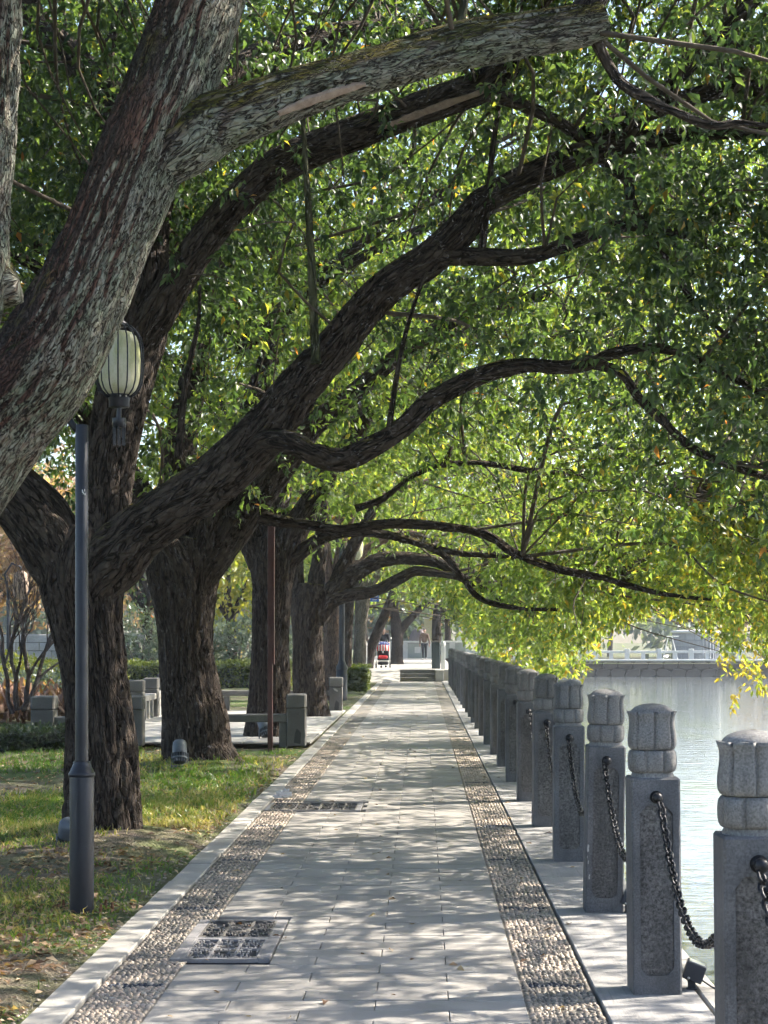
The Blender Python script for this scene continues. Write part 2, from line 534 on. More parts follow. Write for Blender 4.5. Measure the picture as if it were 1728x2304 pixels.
for side, (x0, x1) in (('lawn', (LS0, LS1)), ('lake', (RS0, RS1))):
    bed = tag(link('pebble_strip', npmesh('pebble_bed', rect(x0 + (-.004 if side == 'lake' else .004), x1 + (.004 if side == 'lawn' else -.002), PY0, PY1, -.010), np.array([[0, 1, 2, 3]]), False), M_MORTAR), kind='structure')
    sp = .0272
    nx = int((x1 - x0) / sp)
    pts = []
    y = 5.0
    row = 0
    while y < 28.0:
        sy = sp * (1.0 if y < 17 else 1.5)
        for k in range(nx):
            pts.append((x0 + (k + .5 + (.28 if row % 2 else 0) - .14) * (x1 - x0) / nx, y, 1.0 if y < 17 else 1.3))
        y += sy; row += 1
    pts = np.array(pts)
    n = len(pts)
    pts[:, 0] += RNG.normal(0, .0032, n); pts[:, 1] += RNG.normal(0, .0042, n)
    keep = RNG.random(n) > .05
    for (cx0, cx1, cy0, cy1) in covers:
        keep &= ~((pts[:, 0] > cx0 - .012) & (pts[:, 0] < cx1 + .012) & (pts[:, 1] > cy0 - .012) & (pts[:, 1] < cy1 + .012))
    pts = pts[keep]; n = len(pts)
    pts[:, 0] = np.clip(pts[:, 0], x0 + .015, x1 - .015)
    lv = .10 + .9 * np.clip(RNG.normal(.5, .22, n), 0, 1)
    edge = np.minimum(pts[:, 0] - x0, x1 - pts[:, 0])
    for bb in BANDS:
        f = np.abs(pts[:, 1] - bb)
        m = (f < .042) & (edge > .03) & (RNG.random(n) < .93)
        lv[m] = RNG.random(m.sum()) * .09
    big = vnoise(np.stack([pts[:, 0] * 3, pts[:, 1] * 1.4, 0 * pts[:, 0] + (9 if side == 'lake' else 2)], -1), 12)
    lv = np.where(lv > .1, np.clip(lv + (big - .5) * .5, .105, 1), lv)
    rx = (.0095 + RNG.random(n) * .0045) * pts[:, 2]; ry = (.0105 + RNG.random(n) * .006) * pts[:, 2]; rz = .0075 + RNG.random(n) * .006
    ang = RNG.random(n) * np.pi
    tilt = RNG.normal(0, .25, (n, 2))
    order = np.argsort(np.where(pts[:, 1] < 7.02, 99, pts[:, 1]))
    single, mass = order[:148], order[148:]
    def verts(ix):
        V = DV[None] * np.stack([rx[ix], ry[ix], rz[ix]], -1)[:, None]
        V = V * (1 + .12 * (RNG.random(V.shape) - .5))
        x = V[..., 0] + tilt[ix, 0][:, None] * V[..., 2]; y = V[..., 1] + tilt[ix, 1][:, None] * V[..., 2]
        c, s_ = np.cos(ang[ix])[:, None], np.sin(ang[ix])[:, None]
        return np.stack([x * c - y * s_, x * s_ + y * c, V[..., 2]], -1)
    Vm = verts(mass) + np.stack([pts[mass, 0], pts[mass, 1], np.full(len(mass), -.0095)], -1)[:, None]
    F = (DF[None] + (np.arange(len(mass)) * len(DV))[:, None, None]).reshape(-1, 3)
    me = npmesh('pebbles', Vm.reshape(-1, 3), F)
    point_attr(me, 'lv', np.repeat(lv[mass], len(DV)), 'FLOAT')
    o = link('pebbles', me, M_PEB, bed); o['kind'] = 'stuff'
    Vs = verts(single)
    variants = []
    for k, ix in enumerate(single):
        me = npmesh('pebble', Vs[k], DF)
        point_attr(me, 'lv', np.full(len(DV), lv[ix]), 'FLOAT')
        link('pebble', me, M_PEB, bed, (pts[ix, 0], pts[ix, 1], -.0095))

# kerb stones on the lawn side
kerb = tag(link('kerb', npmesh('kerb_bed', rect(-1.568, -1.402, PY0, PY1, -.020), np.array([[0, 1, 2, 3]]), False), M_JOINT), kind='structure')
joints = [4.2, 5.0, 5.8, 6.62, 7.42, 8.05, 9.1, 9.86, 10.46, 11.3]
while joints[-1] < 64.5: joints.append(joints[-1] + random.choice((.62, .9, 1.2, .9)))
for a, b in zip(joints[:-1], joints[1:]):
    mb = MB(); mb.box((0, 0, -.025), (.160 + random.uniform(-.006, .006), b - a - .011, .06), .005)
    mb.build('kerb_stone', M_KERB, kerb, (-1.485 + random.uniform(-.004, .004), (a + b) / 2, random.uniform(-.002, .004)))
# ragged mortar along the outer kerb side near the viewer
# ledge slabs on the lake side
ledge = tag(link('lakeside_ledge', npmesh('ledge_bed', rect(.742, 1.232, PY0, PY1 + 1.0, -.018), np.array([[0, 1, 2, 3]]), False), M_JOINT), kind='structure')
y = 3.1
while y < 66:
    L = random.choice((1.0, 1.15, .95))
    mb = MB(); mb.box((0, 0, -.02), (.424, L - .008, .044), .004)
    mb.build('ledge_slab', M_CONC, ledge, (.956, y + L / 2, random.uniform(-.002, .002)))
    y += L
y = 3.4
while y < 66:
    L = random.choice((.8, .95, .7))
    mb = MB(); mb.box((0, 0, -.03), (.085, L - .01, .08), .006)
    mb.build('coping_stone', M_KERB, ledge, (1.222 + random.uniform(-.003, .003), y + L / 2, random.uniform(-.002, .003)))
    y += L
sheet('lake_wall', [np.array([(1.262, -10, -.05), (1.262, 118, -.05), (1.262, 118, -1.6), (1.262, -10, -1.6)])], simple('lake_wall_stone', (.16, .15, .13), (.25, .24, .21), 3))

# ------------------------------------------------------------------ lake
def water_mat():
    n = NT('lake_water')
    pos = n.geo().outputs['Position']
    h1 = n.noise(n.mapping(pos, (1.6, 3.6, 1)), 1.0, 3, .5)
    h2 = n.noise(n.mapping(pos, (9, 16, 1)), 1.0, 2, .5)
    h = n.math('ADD', h1, n.math('MULTIPLY', h2, .10))
    weed = n.ramp(n.noise(n.mapping(pos, (.35, .22, 1)), 1.0, 5, .7), [(.52, 0), (.68, 1)])
    col = n.mix(weed, (.125, .142, .155), (.12, .14, .08))
    n.set(col, .05, n.bump(h, .24, .05), 0, .5)
    n.b.inputs['IOR'].default_value = 1.33
    return n.m
sheet('lake', [rect(1.25, 420, -20, 121, -.9)], water_mat())

# ------------------------------------------------------------------ small plaza behind the stone rails
M_PLAZA = simple('plaza_paving', (.30, .285, .26), (.40, .38, .35), 2.0, .8, .3, .004, 60)
plaza = sheet('plaza', [rect(-5.45, -1.57, 25.75, 37.6, .03)], M_PLAZA)
for k in range(8):
    for j in range(4):
        mb = MB(); mb.box((0, 0, .012), (.955, 1.455, .024), .004)
        mb.build('paving_slab', M_PLAZA, plaza, (-5.45 + .97 * (j + .5), 25.75 + 1.48 * (k + .5), .031))

# ------------------------------------------------------------------ raised platform, ramp and steps at the far end
M_STEP = simple('step_stone', (.12, .115, .10), (.20, .19, .17), 4, .8, .3, .004, 60)
PLZ = .41
mb = MB()
mb.box((-.9, 98.0, PLZ - .25), (4.4, 61.0, .5), .02)
platform = mb.build('platform', M_PLAZA); tag(platform, kind='structure')
steps = tag(empty('stone_steps', (-.15, 66.3, 0)), 'three dark stone steps beside the white ramp at the path end', 'steps')
for k in range(3):
    mb = MB(); mb.box((0, .16 + .32 * k, PLZ / 3 * (k + .5)), (1.27, .32, PLZ / 3 - .002), .01)
    mb.box((0, .16 + .32 * k - .008, PLZ / 3 * (k + 1) - .013), (1.275, .335, .03), .006)
    mb.build('step', M_STEP, steps)
mb = MB(); mb.box((.80, .5, PLZ / 2), (.32, 1.0, PLZ - .004), .02)
mb.build('cheek_wall', M_KERB, steps)
mb = MB()
mb.add([(-1.97, 64.6, .004), (-.80, 64.6, .004), (-.80, 67.45, PLZ), (-1.97, 67.45, PLZ), (-1.97, 67.45, -.1), (-.80, 67.45, -.1)], [(0, 1, 2, 3), (1, 5, 2), (0, 3, 4), (2, 5, 4, 3)])
ramp = mb.build('path_ramp', M_KERB); tag(ramp, kind='structure')

# ================================================================== TREES
BARK = bark_mat('bark_dark', (.017, .013, .011), (.082, .063, .050), moss=.85)
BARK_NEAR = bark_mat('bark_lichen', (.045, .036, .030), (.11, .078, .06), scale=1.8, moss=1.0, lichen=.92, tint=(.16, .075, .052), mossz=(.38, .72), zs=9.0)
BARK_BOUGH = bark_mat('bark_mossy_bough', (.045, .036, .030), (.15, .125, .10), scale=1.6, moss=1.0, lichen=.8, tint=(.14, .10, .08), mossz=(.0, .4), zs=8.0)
BARK_RED = bark_mat('bark_reddish', (.10, .065, .05), (.22, .15, .12), moss=.3)
BARK_PALE = bark_mat('bark_pale', (.11, .095, .075), (.25, .215, .17), moss=.3)
BARK_SHOOT = bark_mat('bark_shoot', (.05, .055, .03), (.10, .10, .055), scale=.6)
M_SCAR = simple('bare_wood', (.19, .13, .095), (.34, .26, .20), 22, .8, .4, .004, 70)
M_TWIG = simple('twig', (.045, .035, .026), (.09, .07, .05), 12, .9, .2, .002, 60)

GREEN = [(0, (.022, .044, .024)), (.35, (.040, .072, .034)), (.62, (.070, .112, .045)), (.82, (.128, .172, .052)), (.93, (.22, .225, .055)), (.975, (.28, .21, .04)), (1, (.30, .11, .03))]
LEAF_NEAR = leaf_mat('leaf_camphor', GREEN, .5, .38)
LEAF_BACKLIT = leaf_mat('leaf_camphor_backlit', [(0, (.046, .076, .026)), (.35, (.085, .134, .040)), (.65, (.148, .196, .052)), (.85, (.240, .252, .055)), (.94, (.30, .25, .045)), (.98, (.32, .20, .035)), (1, (.32, .11, .04))], .6, .4)  # same camphor leaves, with the backlit sun glow put into the colour

def barktube(pts, n=32, step=.05, amp=.012, seed=0, flare=0.0, soff=0.0):
    q = catmull(pts, step)
    C, R = q[:, :3], q[:, 3]
    T, U, W = frames(C)
    s = np.concatenate([[0], np.cumsum(np.linalg.norm(np.diff(C, axis=0), axis=1))]) + soff
    th = np.arange(n) * 2 * np.pi / n
    Rm = np.maximum(np.mean(R), .02)
    bc = np.stack([Rm * np.cos(th)[None].repeat(len(C), 0), Rm * np.sin(th)[None].repeat(len(C), 0), s[:, None].repeat(n, 1)], -1)
    B = bc.reshape(-1, 3) + seed * 3.7
    r = R[:, None].repeat(n, 1).ravel()
    lump = vnoise(B * np.array((3.2, 3.2, 1.7)), seed) - .5
    r = r * (1 + .16 * lump)
    if amp > 0:
        rid = vnoise(B * np.array((17, 17, 3.4)), seed + 1) * .75 + vnoise(B * np.array((36, 36, 8)), seed + 5) * .25
        rid2 = vnoise(B * np.array((60, 60, 16)), seed + 2)
        r = r + amp * (.5 - 1.9 * np.exp(-(np.abs(2 * rid - 1) / .13) ** 2)) + amp * .7 * (rid2 - .5)
    if flare > 0:
        ss = (s - soff)[:, None].repeat(n, 1).ravel(); tt = np.tile(th, len(C))
        r = r * (1 + flare * np.exp(-ss / .28) * (.55 + .45 * np.cos(4 * tt + seed)))
    r = r.reshape(len(C), n)
    V = C[:, None] + r[..., None] * (np.cos(th)[None, :, None] * U[:, None] + np.sin(th)[None, :, None] * W[:, None])
    m = len(C)
    i = np.arange(m - 1)[:, None] * n; k = np.arange(n)[None]
    F = np.stack([i + k, i + (k + 1) % n, i + n + (k + 1) % n, i + n + k], -1).reshape(-1, 4)
    # closing cap: a ring pulled in to the axis
    tip = C[-1] + T[-1] * R[-1] * .15
    cap = tip[None] + (V[-1] - C[-1][None]) * .02
    base = m * n
    V = np.vstack([V.reshape(-1, 3), cap]); B = np.vstack([B, B[-n:]])
    kk = np.arange(n)
    F = np.vstack([F, np.stack([(m - 1) * n + kk, (m - 1) * n + (kk + 1) % n, base + (kk + 1) % n, base + kk], -1)])
    return V, F, B, (C, R, T, U, W, s)

def limb(name, pts, mat, parent, n=32, step=.05, amp=.012, seed=0, flare=0.0):
    V, F, B, info = barktube(pts, n, step, amp, seed, flare)
    me = npmesh(name, V, F)
    point_attr(me, 'bark', B)
    return link(name, me, mat, parent), info

def scar(info, s0, s1, a0, a1, parent, label, amp=.006):
    """bare wood where bark has torn off, a thick flake lying on the limb"""
    C, R, T, U, W, s = info
    ix = np.where((s >= s0) & (s <= s1))[0]
    if len(ix) < 3: return
    m = 9
    rows = []
    for i in ix:
        t = (s[i] - s0) / (s1 - s0)
        half = math.sin(math.pi * min(max(t, .02), .98)) ** .45
        jag = .18 * math.sin(t * 23) + .12 * math.sin(t * 51 + 1)
        mid = (a0 + a1) / 2; h = (a1 - a0) / 2 * (half + jag * .5)
        for k in range(m):
            a = mid + h * (2 * k / (m - 1) - 1)
            lift = R[i] * 1.03 + .016 if 0 < k < m - 1 else R[i] * .9
            rows.append(C[i] + lift * (math.cos(a) * U[i] + math.sin(a) * W[i]))
    V = np.array(rows); r = len(ix)
    i = (np.arange(r - 1)[:, None] * m + np.arange(m - 1)[None]).ravel()
    F = np.stack([i, i + 1, i + 1 + m, i + m], -1)
    o = link('bark_scar', npmesh('bark_scar', V, F), M_SCAR, parent)
    o['label'] = label

def px(lst, Y=None):
    """[(px, py, width_px, Y)] -> [(x, y, z, r)]"""
    out = []
    for t in lst:
        yy = t[3] if len(t) > 3 else Y
        p = P(t[0], t[1], yy)
        out.append((p[0], p[1], p[2], t[2] / 2 / FOC * yy))
    return out

def leaf_geo(p, A, N, L, Wd, simple_leaf=False):
    """p base, A axis, N blade normal (n,3); L, Wd (n,)"""
    N = N - A * np.sum(N * A, 1)[:, None]
    N /= np.linalg.norm(N, axis=1)[:, None] + 1e-9
    Bn = np.cross(N, A)
    L = L[:, None]; Wd = Wd[:, None]
    n = len(p)
    if simple_leaf:
        V = np.stack([p, p + A * L * .42 + Bn * Wd * .5, p + A * L - N * L * .12, p + A * L * .42 - Bn * Wd * .5], 1)
        F = np.array([(0, 3, 2), (0, 2, 1)])
        k = 4
    else:
        V = np.stack([p, p + A * L * .40 + Bn * Wd * .5 + N * L * .10, p + A * L * .45 - N * L * .02, p + A * L * .40 - Bn * Wd * .5 + N * L * .10, p + A * L - N * L * .20], 1)
        F = np.array([(0, 3, 2), (0, 2, 1), (2, 3, 4), (2, 4, 1)])
        k = 5
    F = (F[None] + (np.arange(n) * k)[:, None, None]).reshape(-1, 3)
    return V.reshape(-1, 3), F, k

def unit(v): return v / (np.linalg.norm(v, axis=-1, keepdims=True) + 1e-9)

def proj(p):
    d = np.maximum(p[:, 1], .1)
    return VX + p[:, 0] / d * FOC, VY - (p[:, 2] - EYE) / d * FOC

def sprigs(c, d, rng, per, L0, spread, droop=.35):
    """leaves set along short twigs; c twig starts (n,3), d directions"""
    n = len(c)
    t = rng.random((n, per)) * spread
    rad = unit(rng.normal(0, 1, (n, per, 3)))
    p = c[:, None] + d[:, None] * t[..., None] + rad * .012
    A = unit(d[:, None] * .55 + rad * .85 + np.array((0, 0, -droop)))
    N = unit(np.array((0, 0, 1.0)) + rng.normal(0, .55, (n, per, 3)))
    L = L0 * (.65 + .6 * rng.random((n, per)))
    return p.reshape(-1, 3), A.reshape(-1, 3), N.reshape(-1, 3), L.ravel()

def crown(tree, nodes, ends, rng, mat, clusters, per, L0, gauss, cull=None, simple_leaf=False, tone=0.0, twig_mat=None, br_r=.012, asp=.44, tonefun=None, thin=.85, clump=.44):
    """branches from limb nodes to crown points `ends`, with leaf sprigs round their outer part"""
    nodes = np.array(nodes)
    if cull is not None: ends = ends[base_cull(ends + np.array((0, 0, -.25)), rng)]
    bm_v, bm_f, off = [], [], 0
    cs, ds = [], []
    for e in ends:
        dist = np.linalg.norm((nodes[:, :3] - e) * np.array((1, 1, 1.25)), axis=1) + rng.random(len(nodes)) * .8
        s0 = nodes[np.argmin(dist), :3]
        L = np.linalg.norm(e - s0)
        side = rng.normal(0, .11 * L, 3); side[2] *= .3
        up_ = .14 * L if e[2] > s0[2] else .06 * L
        m1 = s0 * .65 + e * .35 + side + np.array((0, 0, up_)); m2 = s0 * .3 + e * .7 - side * .6 + np.array((0, 0, up_ * .9))
        r0 = min(br_r * (.5 + L * .35), .03)
        q = catmull([(*s0, r0), (*m1, r0 * .75), (*m2, r0 * .5), (*e, r0 * .22)], .35)
        V, F = sweep(q, 4)
        F = [f for f in F if len(f) == 4]
        bm_v.append(V[:-2]); bm_f.append(np.array(F) + off); off += len(V) - 2
        nc = max(6, int(clusters * (.6 + .8 * rng.random())))
        u = .28 + .80 * rng.random(nc) ** .8
        ii = u * (len(q) - 1); i0 = np.clip(ii.astype(int), 0, len(q) - 2); fr = (ii - i0)[:, None]
        c = q[i0, :3] * (1 - fr) + q[i0 + 1, :3] * fr
        dirb = unit(q[i0 + 1, :3] - q[i0, :3])
        g = rng.normal(0, 1, (nc, 3)) * np.array((gauss, gauss, gauss * .62)) * (.55 + .7 * u)[:, None]
        cs.append(c + g)
        ds.append(unit(dirb * .5 + unit(g) * .8 + np.array((0, 0, -.15)) + rng.normal(0, .3, (nc, 3))))
    c = np.vstack(cs); d = np.vstack(ds)
    if cull is not None:
        k = cull(c, rng) & (in_view(c, 120) | (rng.random(len(c)) < thin)) & (vnoise(c * 1.55, 77) + .10 * (rng.random(len(c)) - .5) > np.where(c[:, 0] < -1.2, clump - .13, clump)); c, d = c[k], d[k]
    p, A, N, L = sprigs(c, d, rng, per, L0, .22 * (L0 / .085) ** .5)
    if cull is not None:
        k = cull(p, None); p, A, N, L = p[k], A[k], N[k], L[k]
    V, F, kv = leaf_geo(p, A, N, L, L * asp, simple_leaf)
    me = npmesh('crown', V, F, not simple_leaf)
    lv = np.clip(rng.normal(.42 + tone, .21, len(p)) + (vnoise(p * 1.1, 5) - .5) * .5, 0, .90)
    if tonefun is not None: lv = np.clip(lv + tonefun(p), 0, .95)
    odd = rng.random(len(p)); lv = np.where(odd < .012, .93 + .07 * rng.random(len(p)), lv)
    point_attr(me, 'lv', np.repeat(lv, kv), 'FLOAT')
    o = link('crown', me, mat, tree); o['kind'] = 'stuff'
    V = np.vstack(bm_v); F = np.vstack(bm_f)
    me = npmesh('branches', V, F)
    point_attr(me, 'bark', V * np.array((1, 1, 1)))
    b = link('branches', me, twig_mat or M_TWIG, tree); b['kind'] = 'stuff'
    return len(p)

def low(X, Y):
    """lower limit of the foliage: high over the path, hanging low over the lake"""
    z = 3.25 + 0 * X
    z = np.where(X > 1.0, 3.25 - .62 * (X - 1.0), z)
    z = np.where(X < -5, 3.0, z)
    far = 3.25 - 1.55 * np.maximum(X - .75, 0)
    z = np.where((Y > 23) & (X > .75), np.minimum(z, far), z)
    return np.maximum(z, np.where(Y > 23, .95, 1.15))

def envelope(n, x0, y0, rng, R=6.3, ztop=9.5, xmin=-7.0, xmax=6.5, ylo=None, yhi=None, bias=1.0, zlow=low):
    out = []
    while len(out) < n:
        a = rng.random() * 2 * math.pi; r = R * math.sqrt(rng.random())
        x, y = x0 + r * math.cos(a) * 1.12 + .9, y0 + r * math.sin(a)
        if x < xmin or x > xmax: continue
        if ylo is not None and y < ylo: continue
        if yhi is not None and y > yhi: continue
        zl = float(zlow(np.array(x), np.array(y)))
        zt = zl + (ztop - zl) * math.sqrt(max(.05, 1 - (r / (R * 1.1)) ** 2))
        z = zl + .25 + (zt - zl) * rng.random() ** bias
        out.append((x, y, z))
    return np.array(out)

def in_view(p, pad=60):
    x, y = proj(p)
    return (x > -pad) & (x < 1728 + pad) & (y > -pad) & (p[:, 1] > 0)

def base_cull(p, rng):
    X, Y, Z = p[:, 0], p[:, 1], p[:, 2]
    x_, y_ = proj(p)
    nz = vnoise(p * 2.6, 88)
    gap = (((x_ - 1475) / 150) ** 2 + ((y_ - 1500) / 112) ** 2 < .55 + .95 * nz) & (y_ > 1340) & (y_ < 1620)
    return ~gap & (Z > low(X, Y) - .35 - (.5 if rng is None else 0)) & ~((np.abs(X) < 1.3) & (Y < 7.5) & (Z < 3.2))

LC = lambda s: [(a * 1.0416, b * 1.0416, c * 1.0416) + tuple(t) for a, b, c, *t in s]   # from the 1659-wide view

# ------------------------------------------------------------------ tree nearest the viewer: leaning trunk and mossy bough
t0 = tag(empty('camphor_tree', (-2.75, 7.7, 0)), 'nearest camphor tree, thick leaning trunk with lichen and a mossy bough across the top', 'tree', 'camphor trees along the lakeside path')
t0.location = (0, 0, 0)
nodes0 = []
lead = [(-2.75, 7.9, -.15, .46), (-2.72, 7.9, .5, .39), (-2.60, 7.95, 1.2, .34), (-2.30, 8.0, 1.85, .285)]
trunkA = lead + px(LC([(-20, 935, 232, 8.0), (90, 800, 222, 8.0), (168, 660, 200, 8.0), (225, 530, 182, 8.0), (275, 410, 184, 8.0), (335, 270, 192, 8.0), (392, 120, 184, 8.05), (432, 0, 178, 8.1), (475, -150, 165, 8.2), (540, -360, 140, 8.4)]))
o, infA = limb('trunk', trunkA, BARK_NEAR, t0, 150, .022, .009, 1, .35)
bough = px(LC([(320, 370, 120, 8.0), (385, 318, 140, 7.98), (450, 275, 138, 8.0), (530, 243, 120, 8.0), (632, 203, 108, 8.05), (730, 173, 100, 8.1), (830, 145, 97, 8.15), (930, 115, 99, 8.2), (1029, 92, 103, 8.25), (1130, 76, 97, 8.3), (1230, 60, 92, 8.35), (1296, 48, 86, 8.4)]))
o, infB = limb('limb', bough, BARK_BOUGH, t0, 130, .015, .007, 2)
scar(infB, .60, 1.05, -1.15, -.78, t0, 'pale bare wood on the underside of the mossy bough')
scar(infA, 3.2, 3.62, 2.2, 2.7, t0, 'reddish bare wood patch on the leaning trunk')
twC = px(LC([(1285, 85, 24, 8.4), (1310, 130, 24, 8.4), (1345, 180, 24, 8.4), (1420, 225, 21, 8.35), (1530, 270, 17, 8.3), (1600, 266, 14, 8.3), (1700, 275, 10, 8.2)]))
limb('limb', twC, BARK, t0, 16, .04, .003, 3)
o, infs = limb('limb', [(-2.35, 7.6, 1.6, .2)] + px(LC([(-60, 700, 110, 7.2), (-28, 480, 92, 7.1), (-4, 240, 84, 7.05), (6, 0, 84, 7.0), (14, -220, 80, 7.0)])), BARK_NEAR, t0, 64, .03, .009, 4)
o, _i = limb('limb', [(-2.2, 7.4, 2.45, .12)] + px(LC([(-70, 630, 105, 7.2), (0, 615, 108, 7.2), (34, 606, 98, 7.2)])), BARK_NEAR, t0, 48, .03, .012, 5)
# scaffold limbs above the frame
for k, q in enumerate(([(-1.55, 8.3, 4.9, .13), (-.6, 8.6, 6.0, .1), (.8, 8.9, 6.8, .07), (2.6, 9.2, 6.6, .04)], [(-1.75, 8.0, 4.4, .12), (-2.4, 9.4, 6.2, .09), (-3.0, 11, 7.2, .05)], [(.70, 8.4, 4.33, .07), (1.25, 8.6, 4.95, .06), (2.8, 9.4, 5.2, .045), (4.2, 9.8, 4.2, .03)], [(-1.55, 8.3, 5.2, .1), (-.5, 10, 6.6, .08), (1.5, 11.6, 7.0, .05), (3.6, 12, 6.2, .03)])):
    o, i_ = limb('limb', q, BARK, t0, 20, .08, .006, 10 + k)
    nodes0 += list(np.c_[i_[0], i_[1]][::3])
nodes0 += list(np.c_[infB[0], infB[1]][::6]) + list(np.c_[infA[0], infA[1]][90::6])
rng = np.random.default_rng(11)
ends = envelope(300, -.4, 9.4, rng, 6.0, 8.2, -7, 6.2, 6.2, None, .8, lambda x, y: np.maximum(low(x, y), 2.2 if x > 2.2 else 4.2))
def cull0(p, rng_):
    X, Y, Z = p[:, 0], p[:, 1], p[:, 2]
    ok = base_cull(p, rng_)
    x, y = proj(p)
    vis = in_view(p, 40)
    # the bare inner crown round the near boughs stays open
    return ok & ~(vis & ((Y < 9.4) | ((x < 1230) & (Y < 13.0)) | (Y < 10.6) & (y > 330)))
n0 = crown(t0, nodes0, ends, rng, LEAF_NEAR, 50, 10, .080, .34, cull0, thin=1.0, clump=.40)

# ------------------------------------------------------------------ second tree
t1 = tag(empty('camphor_tree'), 'camphor tree behind the near lantern post, forked trunk and long bough over the path', 'tree', 'camphor trees along the lakeside path')
Y1 = 13.67
o, iT = limb('trunk', px([(228, 1912, 196, Y1), (228, 1880, 178, Y1), (229, 1800, 168, Y1), (229, 1706, 162, Y1), (223, 1605, 153, Y1), (211, 1491, 148, Y1), (196, 1390, 158, Y1), (188, 1310, 190, Y1), (192, 1250, 190, Y1), (205, 1190, 120, Y1)]), BARK, t1, 170, .024, .015, 21, .12)
o, i1 = limb('limb', px([(172, 1340, 120, Y1), (140, 1270, 148, Y1), (92, 1185, 150, Y1), (25, 1108, 132, Y1), (-80, 1020, 118, Y1 + .2), (-240, 880, 100, Y1 + .5), (-420, 700, 80, Y1 + .8)]), BARK, t1, 120, .03, .012, 22)
o, i2 = limb('limb', px([(222, 1330, 100, Y1), (236, 1245, 130, Y1 + .05), (234, 1150, 124, Y1 + .1), (250, 1020, 116, Y1 + .15), (283, 860, 122, Y1 + .15), (318, 735, 118, Y1 + .15), (335, 640, 82, Y1 + .2), (350, 500, 68, Y1 + .3), (385, 340, 60, Y1 + .4), (440, 100, 52, Y1 + .6), (500, -150, 45, Y1 + .8)]), BARK, t1, 120, .03, .012, 23)
o, i3 = limb('limb', px([(310, 770, 70, Y1 + .1), (350, 710, 84, Y1 + .05), (400, 630, 76, Y1), (460, 540, 74, Y1), (530, 458, 76, Y1), (600, 392, 80, Y1), (690, 343, 76, Y1 - .05), (800, 300, 72, Y1 - .1), (900, 262, 71, Y1 - .1), (1010, 222, 70, Y1 - .2), (1080, 196, 68, Y1 - .2), (1140, 152, 58, Y1 - .2), (1185, 118, 46, Y1 - .2)]), BARK, t1, 80, .025, .009, 24)
scar(i3, 2.5, 3.4, -1.5, -1.0, t1, 'long strip of torn bare wood under the middle bough')
o, i3b = limb('limb', px([(1075, 205, 34, Y1 - .2), (1150, 226, 32, Y1 - .25), (1240, 265, 29, Y1 - .3), (1310, 312, 27, Y1 - .35), (1372, 375, 25, Y1 - .4), (1412, 405, 24, Y1 - .4), (1420, 455, 22, Y1 - .45), (1455, 520, 20, Y1 - .5), (1510, 600, 18, Y1 - .5), (1560, 680, 14, Y1 - .5), (1640, 760, 9, Y1 - .5)]), BARK, t1, 18, .05, .004, 25)
o, i4 = limb('limb', px([(205, 1330, 110, Y1 - .05), (250, 1262, 138, Y1 - .1), (312, 1197, 120, Y1 - .15), (390, 1142, 113, Y1 - .2), (470, 1088, 111, Y1 - .2), (548, 1020, 110, Y1 - .2), (612, 947, 102, Y1 - .2), (680, 862, 96, Y1 - .2), (750, 785, 88, Y1 - .25), (860, 655, 76, Y1 - .3), (960, 588, 76, Y1 - .35), (1035, 522, 74, Y1 - .4), (1088, 455, 64, Y1 - .4), (1156, 415, 58, Y1 - .4), (1240, 375, 55, Y1 - .4), (1333, 340, 50, Y1 - .4), (1410, 322, 45, Y1 - .4), (1490, 312, 38, Y1 - .4), (1600, 300, 28, Y1 - .4), (1740, 300, 18, Y1 - .4)]), BARK, t1, 110, .028, .011, 26)
o, i4b = limb('limb', px([(985, 575, 40, Y1 - .4), (1088, 578, 38, Y1 - .45), (1180, 578, 35, Y1 - .5), (1270, 551, 34, Y1 - .5), (1345, 522, 30, Y1 - .5), (1410, 508, 27, Y1 - .5), (1490, 515, 20, Y1 - .5), (1600, 560, 12, Y1 - .5)]), BARK, t1, 24, .05, .006, 27)
o, i5 = limb('limb', px([(520, 1050, 43, Y1 - .2), (562, 1018, 50, Y1 - .3), (605, 992, 48, Y1 - .35), (655, 997, 48, Y1 - .4), (708, 1024, 52, Y1 - .4), (768, 1034, 52, Y1 - .4), (835, 1006, 46, Y1 - .4), (905, 962, 44, Y1 - .4), (960, 910, 43, Y1 - .4), (1030, 868, 41, Y1 - .45), (1108, 836, 37, Y1 - .5), (1187, 823, 32, Y1 - .5), (1270, 827, 29, Y1 - .5), (1330, 818, 28, Y1 - .5), (1374, 797, 25, Y1 - .5), (1430, 786, 23, Y1 - .5), (1500, 786, 22, Y1 - .5), (1566, 810, 20, Y1 - .5), (1640, 845, 16, Y1 - .5), (1760, 910, 10, Y1 - .5)]), BARK, t1, 40, .04, .010, 28)
o, i6 = limb('limb', px([(1320, 820, 20, Y1 - .5), (1370, 828, 23, Y1 - .5), (1408, 850, 22, Y1 - .5), (1434, 892, 22, Y1 - .5), (1488, 944, 21, Y1 - .5), (1534, 990, 20, Y1 - .5), (1585, 1024, 18, Y1 - .5), (1660, 1054, 16, Y1 - .5), (1780, 1090, 11, Y1 - .5)]), BARK, t1, 20, .05, .004, 29)
